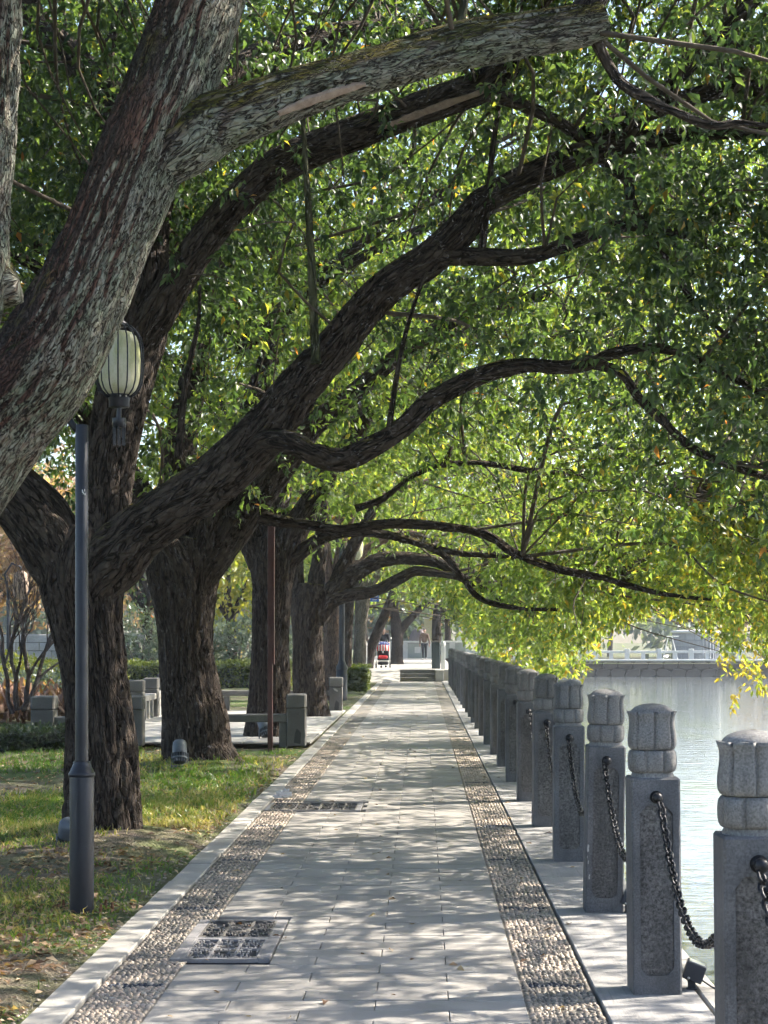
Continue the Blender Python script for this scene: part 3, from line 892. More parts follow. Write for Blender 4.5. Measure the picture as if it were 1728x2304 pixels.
for k, q in enumerate(([(711, 818, 26), (708, 760, 20), (703, 640, 19), (697, 520, 17), (688, 380, 13), (680, 240, 9)], [(874, 985, 15), (884, 900, 12), (905, 780, 11), (930, 690, 10), (960, 610, 7)], [(400, 1032, 20), (410, 930, 16), (420, 850, 14), (445, 730, 10), (450, 640, 6)], [(1084, 560, 18), (1098, 450, 16), (1108, 340, 13), (1122, 240, 10)], [(1035, 65, 20), (1050, -20, 16), (1070, -120, 12)])):
    limb('shoot', px([t + ((Y1 - .45) if k < 4 else 8.3,) for t in q]), BARK_SHOOT if k in (0, 4) else BARK, t1 if k < 4 else t0, 12, .06, .002, 40 + k)
# background limbs, upper left, and unseen scaffold
for k, q in enumerate(([(250, 760, 60, 14.2), (262, 420, 48, 14.6), (240, 270, 44, 15), (180, 170, 38, 15.2), (100, 105, 30, 15.4), (-40, 60, 22, 15.6)], [(255, 330, 34, 14.8), (245, 170, 30, 15), (250, 90, 28, 15), (300, -20, 24, 15)], [(230, 640, 26, 16), (60, 540, 24, 16), (-40, 480, 22, 16), (-150, 440, 18, 16)], [(150, 690, 26, 16.5), (80, 600, 24, 16.5), (-20, 560, 20, 16.5)], [(1400, 322, 36, 13.3), (1500, 200, 34, 13), (1610, 90, 34, 13), (1680, 20, 34, 13), (1760, -80, 26, 13)], [(1620, 95, 22, 13), (1690, 115, 18, 13), (1800, 130, 12, 13)])):
    o, i_ = limb('limb', px(q), BARK, t1, 20, .08, .006, 50 + k)
nodes1 = []
for i_ in (i3, i3b, i4, i4b, i5, i6, i2):
    m = i_[0][:, 2] > 2.6
    nodes1 += list(np.c_[i_[0], i_[1]][m][::4])
rng = np.random.default_rng(12)
for q in ([(-2.2, 13.9, 5.5, .12), (-3.5, 15, 6.8, .09), (-5.2, 16.5, 7.4, .05)], [(-2.2, 13.9, 5.2, .12), (-1.2, 15.6, 6.6, .09), (.6, 17.2, 7.2, .06), (2.4, 18, 6.4, .03)], [(-3.9, 14.2, 3.8, .11), (-5.2, 15.2, 4.8, .08), (-6.6, 16.5, 5.2, .05)], [(1.2, 13.3, 5.2, .07), (2.6, 13.6, 5.6, .06), (4.2, 14, 4.8, .04), (5.6, 14.4, 3.6, .025)]):
    o, i_ = limb('limb', q, BARK, t1, 16, .1, .005, 61)
    nodes1 += list(np.c_[i_[0], i_[1]][::2])
def cull1(p, rng_):
    X, Y, Z = p[:, 0], p[:, 1], p[:, 2]
    x, y = proj(p)
    vis = in_view(p, 40)
    near = (x < 1080) & (Y < 13.75) | (x < 1300) & (Y < 12.6)
    lane = (x < 1000) & (y > 900) & (Y < 14.3) | (x < 420) & (y > 560) & (Y < 15)
    return base_cull(p, rng_) & ~(vis & (near | lane))
ends = np.vstack([envelope(300, -1.2, 15.0, rng, 6.6, 8.6, -8, 7.0, 10.5, 21.0, .9), envelope(60, 2.6, 14.0, rng, 2.4, 6.0, 0.8, 6.0, 11.0, 18, 1.0), envelope(120, -4.8, 17.2, rng, 4.2, 7.6, -7.5, -1.6, 14.4, 22, .8)])
n1 = crown(t1, nodes1, ends, rng, LEAF_NEAR, 60, 10, .086, .36, cull1, asp=.47)
print('leaves', n0, n1)

# ------------------------------------------------------------------ third tree
def row_tree(label, trunk, limbs, mat, Yt, seed, n_end, leafmat, L0, clusters, per, xy, R, ztop, gauss=.42, amp=.014, seg=90, simple_leaf=False, tone=.0, extra=None, bias=.9, nodes_extra=None, cull=base_cull, tonefun=None, group='camphor trees along the lakeside path', xmax=6.8, ylo=None, yhi=None):
    t = tag(empty('camphor_tree'), label, 'tree', group)
    nodes = []
    o, i_ = limb('trunk', trunk, mat, t, seg, .045, amp, seed, .15)
    for k, q in enumerate(limbs):
        o, i_ = limb('limb', q, mat, t, max(12, seg * 2 // 5), .09, amp * .7, seed + 3 + k)
        m = i_[0][:, 2] > 2.4
        nodes += list(np.c_[i_[0], i_[1]][m][::4])
    if nodes_extra: 
        for q in nodes_extra:
            o, i_ = limb('limb', q, mat, t, 14, .12, amp * .5, seed + 30)
            nodes += list(np.c_[i_[0], i_[1]][::2])
    rng = np.random.default_rng(seed)
    ends = envelope(n_end, xy[0], xy[1], rng, R, ztop, -8 if xy[1] < 25 else -4.6, xmax, ylo, yhi, bias)
    if extra is not None: ends = np.vstack([ends, extra(rng)])
    n = crown(t, nodes, ends, rng, leafmat, clusters, per, L0, gauss, cull, simple_leaf, tone, tonefun=tonefun)
    print(label[:30], n)
    return t

def scaffold(x, y, z, seed, R=4.5, up=3.5, n=6, r=.08):
    rr = np.random.default_rng(seed)
    out = []
    for k in range(n):
        a = 2 * math.pi * (k + rr.random() * .7) / n
        d = np.array((math.cos(a) * 1.15, math.sin(a)))
        h = up * (.35 + .65 * rr.random())
        q = [(x, y, z, r)]
        for s in (.3, .62, 1.0):
            q.append((x + d[0] * R * s + rr.normal(0, .2), y + d[1] * R * s + rr.normal(0, .2), z + h * math.sin(s * 1.9) / .95, r * (1 - .75 * s)))
        out.append(q)
    return out

Y2 = 21.6
trunk2 = px([(455, 1742, 190, Y2), (450, 1722, 168, Y2), (442, 1680, 152, Y2), (438, 1620, 146, Y2), (428, 1550, 134, Y2), (420, 1480, 126, Y2), (418, 1429, 124, Y2), (414, 1340, 142, Y2), (412, 1275, 165, Y2), (410, 1215, 130, Y2)])
limbs2 = [
    px([(440, 1310, 80, Y2), (466, 1240, 96, Y2 - .1), (480, 1170, 88, Y2 - .1), (500, 1110, 80, Y2 - .1), (530, 1035, 66, Y2 - .1), (560, 950, 58, Y2 - .1), (600, 820, 46, Y2), (660, 640, 36, Y2 + .3)]),
    px([(455, 1300, 70, Y2 - .1), (520, 1205, 74, Y2 - .2), (565, 1140, 74, Y2 - .2), (615, 1068, 70, Y2 - .2), (660, 1010, 62, Y2 - .2), (705, 955, 52, Y2 - .2), (790, 890, 44, Y2 - .2), (900, 800, 36, Y2 - .2), (1060, 700, 30, Y2 - .2), (1250, 660, 22, Y2 - .2)]),
    px([(395, 1290, 90, Y2), (355, 1215, 80, Y2 + .1), (320, 1130, 70, Y2 + .2), (250, 1020, 60, Y2 + .4), (140, 860, 46, Y2 + .6)]),
    px([(420, 1330, 46, Y2 - .45), (402, 1260, 44, Y2 - .5), (372, 1215, 40, Y2 - .5), (345, 1190, 36, Y2 - .5)]),
    px([(405, 1240, 100, Y2 + .1), (395, 1130, 90, Y2 + .2), (410, 980, 72, Y2 + .3), (450, 780, 56, Y2 + .5)]),
    px([(560, 1160, 36, Y2 - .2), (630, 1172, 26, Y2 - .3), (700, 1182, 22, Y2 - .4), (770, 1192, 21, Y2 - .5), (880, 1178, 21, Y2 - .6), (1000, 1186, 21, Y2 - .7), (1093, 1203, 20, Y2 - .8), (1160, 1246, 19, Y2 - .9), (1255, 1280, 17, Y2 - 1), (1340, 1297, 15, Y2 - 1.1), (1416, 1318, 12, Y2 - 1.2), (1500, 1338, 9, Y2 - 1.3), (1600, 1350, 6, Y2 - 1.4)]),
    px([(800, 1145, 17, Y2 - .5), (864, 1122, 14, Y2 - .5), (937, 1066, 13, Y2 - .5), (1000, 1040, 11, Y2 - .5), (1015, 1005, 8, Y2 - .5)]),
    px([(985, 1046, 13, Y2 - .5), (1080, 1042, 12, Y2 - .4), (1190, 1058, 12, Y2 - .2), (1300, 1070, 12, Y2), (1430, 1092, 12, Y2), (1560, 1120, 7, Y2)]),
]
lakeside = lambda x0, x1, y0, y1, z0, z1, n: (lambda r: np.stack([x0 + (x1 - x0) * r.random(n), y0 + (y1 - y0) * r.random(n), z0 + (z1 - z0) * r.random(n)], -1))
def hang(n, y0, y1, x0=2.2, x1=6.0, r=None):
    def f(rg):
        x = x0 + (x1 - x0) * rg.random(n); y = y0 + (y1 - y0) * rg.random(n)
        return np.stack([x, y, low(x, y) + .2 + 1.6 * rg.random(n) ** 1.4], -1)
    return f
def sunny(p):  # sunlit paleness put into the leaf colour, along with autumn yellow
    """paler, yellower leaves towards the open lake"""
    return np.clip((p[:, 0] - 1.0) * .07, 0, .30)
def sunny2(p):  # stronger sunlit tint in the colour, plus autumn yellow on low outer leaves
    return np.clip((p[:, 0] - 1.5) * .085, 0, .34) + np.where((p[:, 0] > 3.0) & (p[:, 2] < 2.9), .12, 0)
row_tree('camphor tree with a floodlight at its root, third trunk from the viewer', trunk2, limbs2, BARK, Y2, 70, 300, LEAF_BACKLIT, .096, 50, 10, (-.9, 22.0), 6.4, 11.5, .42, .016, 130, True, -.10, extra=hang(60, 18, 24.5), nodes_extra=scaffold(-2.2, 22, 5.0, 71), tonefun=sunny2)
# cut branch end on the third tree
mb = MB()
M = Matrix.Translation(P(552, 1156, Y2 - .55)) @ Vector((.55, -.75, -.1)).to_track_quat('Z', 'Y').to_matrix().to_4x4()
mb.lathe([(.075, -.35), (.085, -.1), (.10, 0), (.095, .025), (.065, .02), (.055, -.02), (0, -.05)], 20, M)
t2 = [o for o in bpy.data.objects if o.name.startswith('camphor_tree') and 'third trunk' in o.get('label', '')][0]
_me = mb.mesh('cut_branch'); point_attr(_me, 'bark', np.array([v.co for v in _me.vertices]) * 1.0)
link('cut_branch', _me, BARK, t2)

Y3 = 27.6
trunk3 = px([(604, 1680, 118, Y3), (604, 1660, 108, Y3), (605, 1600, 98, Y3), (606, 1520, 90, Y3), (609, 1429, 84, Y3), (612, 1330, 86, Y3), (612, 1262, 104, Y3), (610, 1210, 90, Y3)])
limbs3 = [
    px([(630, 1290, 56, Y3), (652, 1225, 62, Y3 - .1), (680, 1165, 56, Y3 - .1), (720, 1100, 48, Y3 - .1), (770, 1020, 40, Y3), (850, 900, 30, Y3)]),
    px([(590, 1280, 56, Y3), (565, 1210, 58, Y3), (550, 1150, 52, Y3), (545, 1060, 44, Y3 + .2), (520, 920, 34, Y3 + .4)]),
    px([(612, 1230, 70, Y3), (616, 1160, 58, Y3), (640, 1060, 46, Y3), (650, 900, 34, Y3)]),
    px([(655, 1262, 35, Y3 - .1), (700, 1225, 32, Y3 - .2), (755, 1200, 27, Y3 - .3), (830, 1198, 21, Y3 - .4), (920, 1215, 17, Y3 - .5), (1000, 1250, 14, Y3 - .6), (1040, 1300, 13, Y3 - .7), (1080, 1346, 11, Y3 - .8), (1156, 1367, 10, Y3 - .9), (1260, 1372, 6, Y3 - 1)]),
    px([(960, 1228, 14, Y3 - .5), (1040, 1246, 12, Y3 - .55), (1120, 1250, 11, Y3 - .6), (1250, 1264, 10, Y3 - .7), (1340, 1290, 10, Y3 - .8), (1480, 1330, 6, Y3 - .9)]),
]
row_tree('camphor tree between the low stone rails, floodlight by its foot, fourth trunk', trunk3, limbs3, BARK, Y3, 80, 230, LEAF_BACKLIT, .108, 40, 10, (-.6, 28.0), 6.2, 11.5, .46, .015, 100, True, extra=hang(80, 24, 31, 1.6, 6.0), nodes_extra=scaffold(-2.2, 27.8, 4.6, 81), tone=-.05, tonefun=sunny2)

Y4 = 34.7
trunk4 = px([(703, 1632, 98, Y4), (702, 1612, 84, Y4), (698, 1570, 74, Y4), (694, 1500, 70, Y4), (692, 1430, 70, Y4), (694, 1380, 80, Y4), (698, 1345, 90, Y4), (700, 1315, 70, Y4)])
limbs4 = [
    px([(715, 1390, 50, Y4), (742, 1345, 52, Y4), (781, 1302, 46, Y4), (841, 1266, 38, Y4), (901, 1256, 32, Y4), (985, 1265, 26, Y4), (1040, 1300, 18, Y4), (1110, 1340, 13, Y4), (1200, 1390, 8, Y4)]),
    px([(735, 1355, 36, Y4 - .1), (781, 1339, 34, Y4 - .1), (841, 1330, 28, Y4 - .1), (901, 1301, 25, Y4 - .1), (935, 1285, 22, Y4 - .1), (1000, 1292, 17, Y4 - .1), (1090, 1310, 10, Y4 - .1)]),
    px([(705, 1350, 46, Y4), (712, 1300, 38, Y4), (720, 1250, 34, Y4), (728, 1160, 28, Y4), (740, 1040, 22, Y4)]),
    px([(675, 1350, 46, Y4), (664, 1310, 40, Y4), (665, 1250, 34, Y4), (650, 1150, 26, Y4)]),
    px([(745, 1340, 36, Y4), (775, 1270, 32, Y4), (810, 1200, 26, Y4), (850, 1130, 20, Y4)]),
]
row_tree('camphor tree whose arching bough spans the path beyond the block posts, fifth trunk', trunk4, limbs4, BARK, Y4, 90, 170, LEAF_BACKLIT, .125, 34, 9, (-.5, 35.0), 6.2, 10.0, .5, .014, 48, True, extra=hang(90, 31, 40, 1.4, 6.0), nodes_extra=scaffold(-2.0, 34.8, 4.6, 91), tone=.02, tonefun=sunny2)

for k, (x, Y, wpx, pyb, lab, bm_, fork) in enumerate(((745, 46.0, 40, 1562, 'reddish barked camphor tree behind the leafy low hedge, sixth trunk', BARK_RED, 1330), (776, 54.0, 27, 1546, 'slim camphor tree beside the dark lamp post, seventh trunk', BARK, 1340), (808, 62.0, 28, 1534, 'pale barked camphor tree next to the white railing posts', BARK_PALE, 1345))):
    tr = px([(x, pyb + 12, wpx * 1.35, Y), (x, pyb - 10, wpx * 1.1, Y), (x + 2, 1460, wpx, Y), (x + 4, 1400, wpx, Y), (x + 8, fork, wpx * 1.2, Y), (x + 10, fork - 35, wpx * .8, Y)])
    li = [px([(x + 6, fork + 20, wpx * .7, Y), (x + 40, fork - 50, wpx * .62, Y), (x + 90, fork - 100, wpx * .5, Y), (x + 170, fork - 130, wpx * .34, Y), (x + 260, fork - 110, wpx * .2, Y)]),
          px([(x + 4, fork + 10, wpx * .7, Y), (x - 10, fork - 70, wpx * .6, Y), (x - 15, fork - 160, wpx * .45, Y)]),
          px([(x + 10, fork + 10, wpx * .6, Y), (x + 20, fork - 90, wpx * .5, Y), (x + 60, fork - 200, wpx * .35, Y)])]
    xw = (x - VX) / FOC * Y
    row_tree(lab, tr, li, bm_, Y, 100 + 5 * k, 110, LEAF_BACKLIT, .18, 30, 8, (xw + 1.4, Y), 6.0, 9.5, .6, .012, 32, True, .03, extra=hang(60, Y - 4, Y + 5, 1.4, 6.0), nodes_extra=scaffold(xw, Y, 4.4, 130 + k), tonefun=sunny)

# trees standing on the platform
def plat_tree(label, trunk, limbs, seed, n_end, xy, R, ztop, L0=.26, tone=-.12, mat=BARK, xmax=6):
    return row_tree(label, trunk, limbs, mat, xy[1], seed, n_end, LEAF_BACKLIT, L0, 20, 8, xy, R, ztop, .7, .01, 24, True, tone, nodes_extra=scaffold(xy[0], xy[1], 4.6, seed + 1, 3.6, 2.6), group='trees on the raised platform', xmax=xmax, cull=lambda p, r: p[:, 2] > 2.9)
plat_tree('dark leaning tree on the platform behind the white railing posts', px([(826, 1512, 26, 70), (832, 1470, 24, 70), (848, 1425, 22, 70), (868, 1378, 20, 70), (885, 1330, 16, 70)]), [px([(828, 1500, 18, 70.5), (820, 1440, 17, 70.5), (818, 1380, 16, 70.5), (830, 1320, 12, 70.5)])], 140, 60, (-1.6, 70), 4.5, 9.5)
plat_tree('forked dark tree on the platform behind the stroller', px([(893, 1500, 30, 82), (893, 1480, 27, 82), (894, 1440, 26, 82), (892, 1410, 27, 82), (888, 1380, 20, 82), (888, 1330, 16, 82)]), [px([(898, 1425, 20, 82), (915, 1402, 18, 82), (938, 1378, 15, 82), (956, 1360, 12, 82), (985, 1335, 8, 82)])], 150, 60, (.2, 82), 5, 10)
plat_tree('dark tree on the platform behind the walking person', px([(984, 1500, 26, 88), (983, 1470, 22, 88), (982, 1420, 21, 88), (984, 1380, 20, 88), (990, 1330, 14, 88)]), [px([(984, 1390, 14, 88), (1010, 1360, 11, 88), (1040, 1335, 7, 88)])], 160, 70, (1.6, 88), 5, 9, .28, -.05)

# ================================================================== LAKESIDE POSTS AND CHAINS
def granite(name, c1, c2, speck, sc=130, bump=.25, bd=.003, rough=.7):
    n = NT(name)
    pos = n.geo().outputs['Position']
    a = n.noise(pos, 4, 5, .6)
    s1 = n.noise(pos, sc, 3, .75)
    col = n.mix(n.ramp(a, [(.3, 0), (.7, 1)]), c1, c2)
    col = n.mix(1.0, col, n.ramp(s1, [(.32, 1 - speck), (.66, 1 + speck)]), 'MULTIPLY')
    oi = n.n('ShaderNodeObjectInfo')
    col = n.mix(1.0, col, n.ramp(oi.outputs['Random'], [(0, .82), (1, 1.18)]), 'MULTIPLY')
    drip = n.ramp(n.noise(n.mapping(pos, (9, 9, 1.3)), 1.0, 5, .65), [(.48, 0), (.72, .6)])
    col = n.mix(drip, col, tuple(v * .55 for v in c1))
    return n.set(col, rough, n.bump(n.noise(pos, sc * .6, 4, .7), bump, bd), 0, .35)
G_SHAFT = granite('post_granite', (.062, .063, .068), (.108, .108, .113), .42)
G_HEAD = granite('post_head_granite', (.120, .117, .114), (.175, .170, .164), .45, 130, .5, .004)
G_PANEL = granite('post_panel_rough', (.055, .053, .052), (.105, .10, .097), .8, 85, 1.0, .012, .8)
M_IRON = simple('chain_iron', (.012, .013, .016), (.035, .034, .036), 30, .42, .3, .002, 120, .6)
M_RUST = simple('rust', (.10, .045, .02), (.17, .08, .04), 25, .9, .5, .003, 90)

SW, SH = .207, .918
def shaft_meshes():
    h = SW / 2; bv = .008
    pw = .070; z0, z1 = .085, .80; c = .028; dp = .006
    b = MB()
    # body without front/back faces
    def octo(s, d):
        y = s * (h - d)
        return [(-pw + c, y, z0), (pw - c, y, z0), (pw, y, z0 + c), (pw, y, z1 - c * 1.2), (pw - c, y, z1), (-pw + c, y, z1), (-pw, y, z1 - c * 1.2), (-pw, y, z0 + c)]
    for s in (-1, 1):
        R = [(-h + bv, s * h, 0), (h - bv, s * h, 0), (h - bv, s * h, SH - bv), (-h + bv, s * h, SH - bv)]
        O = octo(s, 0); I = octo(s, dp)
        vs = R + O + I
        fs = [(0, 1, 5, 4), (1, 6, 5), (1, 2, 7, 6), (2, 8, 7), (2, 3, 9, 8), (3, 10, 9), (3, 0, 11, 10), (0, 4, 11)]
        fs += [(4 + k, 4 + (k + 1) % 8, 12 + (k + 1) % 8, 12 + k) for k in range(8)]
        b.add(vs, fs)
        # side face and bevels
    for s in (-1, 1):
        b.add([(s * h, -h + bv, 0), (s * h, h - bv, 0), (s * h, h - bv, SH - bv), (s * h, -h + bv, SH - bv)], [(0, 1, 2, 3)])
        for t in (-1, 1):
            b.add([(s * h, t * (h - bv), 0), (s * (h - bv), t * h, 0), (s * (h - bv), t * h, SH - bv), (s * h, t * (h - bv), SH - bv)], [(0, 1, 2, 3)])
            b.add([(s * h, t * (h - bv), SH - bv), (s * (h - bv), t * h, SH - bv), (s * (h - bv), t * (h - bv), SH)], [(0, 1, 2)])
        b.add([(s * h, -h + bv, SH - bv), (s * h, h - bv, SH - bv), (s * (h - bv), h - bv, SH), (s * (h - bv), -h + bv, SH)], [(0, 1, 2, 3)])
        b.add([(-h + bv, s * h, SH - bv), (h - bv, s * h, SH - bv), (h - bv, s * (h - bv), SH), (-h + bv, s * (h - bv), SH)], [(0, 1, 2, 3)])
    q = h - bv
    b.add([(-q, -q, SH), (q, -q, SH), (q, q, SH), (-q, q, SH)], [(0, 1, 2, 3)])
    panels = []
    for s in (-1, 1):
        pb = MB(); nx, nz = 8, 34
        vs, fs = [], []
        for j in range(nz + 1):
            z = z0 + .001 + (z1 - z0 - .002) * j / nz
            hw = pw - .001
            if z < z0 + c: hw = pw - c + (z - z0)
            if z > z1 - c * 1.2: hw = pw - c + (z1 - z) / 1.2
            for i in range(nx + 1):
                x = hw * (2 * i / nx - 1)
                edge = i in (0, nx) or j in (0, nz)
                vs.append((x, s * (h - dp + .0005 + (0 if edge else random.uniform(0, .0042))), z))
        for j in range(nz):
            for i in range(nx):
                a = j * (nx + 1) + i
                fs.append((a, a + 1, a + nx + 2, a + nx + 1))
        pb.add(vs, fs, True)
        panels.append(pb.mesh('rough_panel'))
    return b.mesh('shaft'), panels

def petal_ring(name, prof, petals=8, groove=.09, phase=0.0, n=96, scallop=0.0, squash=0.0):
    """prof [(r, z, g)]; grooves between petals, rim cut in scallops"""
    vs, fs = [], []
    for (r, z, g) in prof:
        for k in range(n):
            t = 2 * math.pi * k / n
            ph = ((t + phase) * petals / (2 * math.pi)) % 1.0
            dd = min(ph, 1 - ph)
            u = 1 - math.exp(-(dd / .075) ** 2)
            rr = r * (1 - groove * g * (1 - u) - .05 * g * (1 - math.sin(math.pi * ph) ** .5))
            q = (abs(math.cos(t)) ** 5 + abs(math.sin(t)) ** 5) ** (-1 / 5)
            rr *= 1 + squash * (q - 1)
            zz = z - scallop * g * (1 - math.sin(math.pi * ph) ** .35) * (1 if z == prof[-2][1] or z == prof[-1][1] else 0)
            vs.append((rr * math.cos(t), rr * math.sin(t), zz))
    for i in range(len(prof) - 1):
        for k in range(n):
            fs.append((i * n + k, i * n + (k + 1) % n, (i + 1) * n + (k + 1) % n, (i + 1) * n + k))
    b = MB(); b.add(vs, fs, True)
    return b.mesh(name)

shaft_me, panel_me = shaft_meshes()
nb = MB(); nb.lathe([(.093, SH - .004), (.091, SH + .006), (.087, SH + .016), (.086, SH + .040)], 48); neck_me = nb.mesh('neck')
low_me = petal_ring('lotus_base', [(.080, .936, 0), (.094, .940, .6), (.102, .952, 1), (.1045, .975, 1), (.1045, 1.000, 1), (.102, 1.020, 1), (.095, 1.030, .6), (.084, 1.033, 0)], 8, .085, math.pi / 8, 144, 0, .35)
up_me = petal_ring('lotus_head', [(.084, 1.033, 0), (.095, 1.037, .6), (.1025, 1.050, 1), (.1045, 1.072, 1), (.103, 1.095, 1), (.099, 1.120, 1), (.0965, 1.145, 1), (.0975, 1.168, 1), (.1025, 1.186, 1), (.1065, 1.196, 1), (.099, 1.197, 1), (.092, 1.186, 0)], 8, .11, 0, 160, .020, .3)
db = MB(); db.lathe([(.094, 1.182), (.092, 1.192), (.085, 1.204), (.068, 1.217), (.042, 1.226), (.015, 1.2295), (.0005, 1.230)], 48, cap=False); dome_me = db.mesh('dome')
eb = MB()
eb.lathe([(.027, 0), (.027, .006), (.020, .012), (.017, .020), (.021, .030), (.023, .042), (.019, .055), (.010, .062), (.0005, .064)], 20, Matrix.Translation((0, -SW / 2 + .001, .838)) @ Matrix.Rotation(math.radians(90), 4, 'X'))
eye_f = eb.mesh('chain_eye')
eb = MB()
eb.lathe([(.027, 0), (.027, .006), (.020, .012), (.017, .020), (.021, .030), (.023, .042), (.019, .055), (.010, .062), (.0005, .064)], 20, Matrix.Translation((0, SW / 2 - .001, .838)) @ Matrix.Rotation(math.radians(-90), 4, 'X'))
eye_b = eb.mesh('chain_eye')
POSTX = .998
PYS = [5.48 + 2.31 * k for k in range(-1, 25)]
ORD = ['foremost', 'nearest', 'second', 'third', 'fourth', 'fifth', 'sixth', 'seventh', 'eighth', 'ninth', 'tenth', 'eleventh', 'twelfth', 'thirteenth', 'fourteenth', 'fifteenth', 'sixteenth', 'seventeenth', 'eighteenth', 'nineteenth', 'twentieth', 'twenty-first', 'twenty-second', 'twenty-third', 'twenty-fourth', 'farthest']
POST_LABEL = {0: 'granite lotus post just outside the lower right picture corner', 1: 'nearest granite lotus post, cut off by the picture edge, sunlit cap', 2: 'granite lotus post standing in front of the small square spotlight', 3: 'granite lotus post with white chips on its left edge, third in the row'}
posts = []
for k, y in enumerate(PYS):
    t = empty('lotus_post', (POSTX + random.uniform(-.006, .006), y, 0), (random.uniform(-.006, .006), random.uniform(-.010, .010) + (.018 if k == 3 else 0), random.uniform(-.03, .03)))
    tag(t, POST_LABEL.get(k, 'granite lotus-headed post on the lake edge, %s in the row' % ORD[k]), 'stone post', 'granite chain posts along the lake')
    for nm, me, mt in (('shaft', shaft_me, G_SHAFT), ('neck', neck_me, G_HEAD), ('lotus_base', low_me, G_HEAD), ('lotus_head', up_me, G_HEAD), ('dome', dome_me, G_HEAD), ('rough_panel', panel_me[0], G_PANEL), ('rough_panel', panel_me[1], G_PANEL), ('chain_eye', eye_f, M_IRON), ('chain_eye', eye_b, M_IRON)):
        link(nm, me, mt, t)
    posts.append(t)
# white chips on the third post
for dx, z, s in ((-.098, .335, .045), (-.094, .27, .022), (-.088, .185, .03), (-.099, .30, .016)):
    mb = MB(); mb.add([(0, 0, 0), (s * .2, -.0005, s * .12), (s * .16, -.001, s * .5), (s * .26, -.001, s * .8), (s * .05, -.001, s), (-s * .05, 0, s * .45)], [(0, 1, 2, 3, 4, 5)])
    mb.build('chip', simple('fresh_chip', (.28, .27, .26), (.4, .39, .37), 90), posts[3], (dx, -SW / 2 - .0015, z))
# stains of rust round the eyes of the two nearest posts
# chains
def link_mesh(n1=16, n2=7):
    a, bq, r = .0165, .0095, .0058     # stadium link: half length of straight, end radius, wire
    pts = []
    for k in range(n1):
        t = 2 * math.pi * k / n1
        pts.append((a * math.copysign(min(1, abs(math.cos(t)) * 1.5), math.cos(t)) * .72 + bq * math.cos(t), (bq + .006) * math.sin(t)))
    vs, fs = [], []
    for k in range(n1):
        p = Vector((pts[k][0], pts[k][1], 0)); q = Vector((pts[(k + 1) % n1][0], pts[(k + 1) % n1][1], 0)); o_ = Vector((pts[k - 1][0], pts[k - 1][1], 0))
        T = (q - o_).normalized(); Nn = Vector((-T.y, T.x, 0))
        for j in range(n2):
            u = 2 * math.pi * j / n2
            vs.append(p + r * (math.cos(u) * Nn + math.sin(u) * Vector((0, 0, 1))))
    for k in range(n1):
        for j in range(n2):
            fs.append((k * n2 + j, ((k + 1) % n1) * n2 + j, ((k + 1) % n1) * n2 + (j + 1) % n2, k * n2 + (j + 1) % n2))
    b = MB(); b.add(vs, fs, True)
    return b.mesh('link')
link_me = link_mesh()
_lm = link_mesh(8, 4)
LV = np.array([v.co for v in _lm.vertices]); LF = np.array([p.vertices for p in _lm.polygons])
CH_ORD = ORD
for k in range(len(PYS) - 1):
    ya, yb = PYS[k] + SW / 2 + .050, PYS[k + 1] - SW / 2 - .050
    sag = .385 + random.uniform(-.03, .03)
    xs = POSTX + random.uniform(-.01, .01)
    f = lambda t: Vector((xs, ya + (yb - ya) * t, .815 - sag * (1 - (2 * t - 1) ** 2)))
    ts = [i / 400 for i in range(401)]
    cum = [0.0]
    for i in range(400): cum.append(cum[-1] + (f(ts[i + 1]) - f(ts[i])).length)
    pitch = .0345
    n = int(cum[-1] / pitch)
    c = tag(empty('iron_chain', (xs, (ya + yb) / 2, 0)), ('iron chain at the right picture edge, hanging from the front of the nearest post' if k == 0 else 'iron chain from the %s post to the %s post' % (ORD[k], ORD[k + 1])), 'chain', 'iron chains between the lake posts')
    mats = []
    for i in range(n):
        s = (i + .5) * cum[-1] / n
        j = int(np.searchsorted(cum, s))
        t = ts[min(j, 400)]
        p, d = f(t), (f(min(t + .004, 1)) - f(max(t - .004, 0))).normalized()
        Q = d.to_track_quat('X', 'Z').to_matrix().to_4x4()
        roll = Matrix.Rotation(math.radians(45 if i % 2 == 0 else -45) + random.uniform(-.12, .12), 4, 'X')
        mats.append(Matrix.Translation(p) @ Q @ roll)
    if k < 6:
        for m in mats:
            o = link('link', link_me, M_IRON, c)
            o.matrix_local = Matrix.Translation(-c.location) @ m
    else:
        A = np.array([np.array(m) for m in mats])
        step = 1
        V = np.einsum('nij,vj->nvi', A[:, :3, :3], LV) + A[:, None, :3, 3] - np.array(c.location)[None, None]
        F = (LF[None] + (np.arange(len(mats)) * len(LV))[:, None, None]).reshape(-1, 4)
        o = link('links', npmesh('links', V.reshape(-1, 3), F), M_IRON, c); o['kind'] = 'stuff'

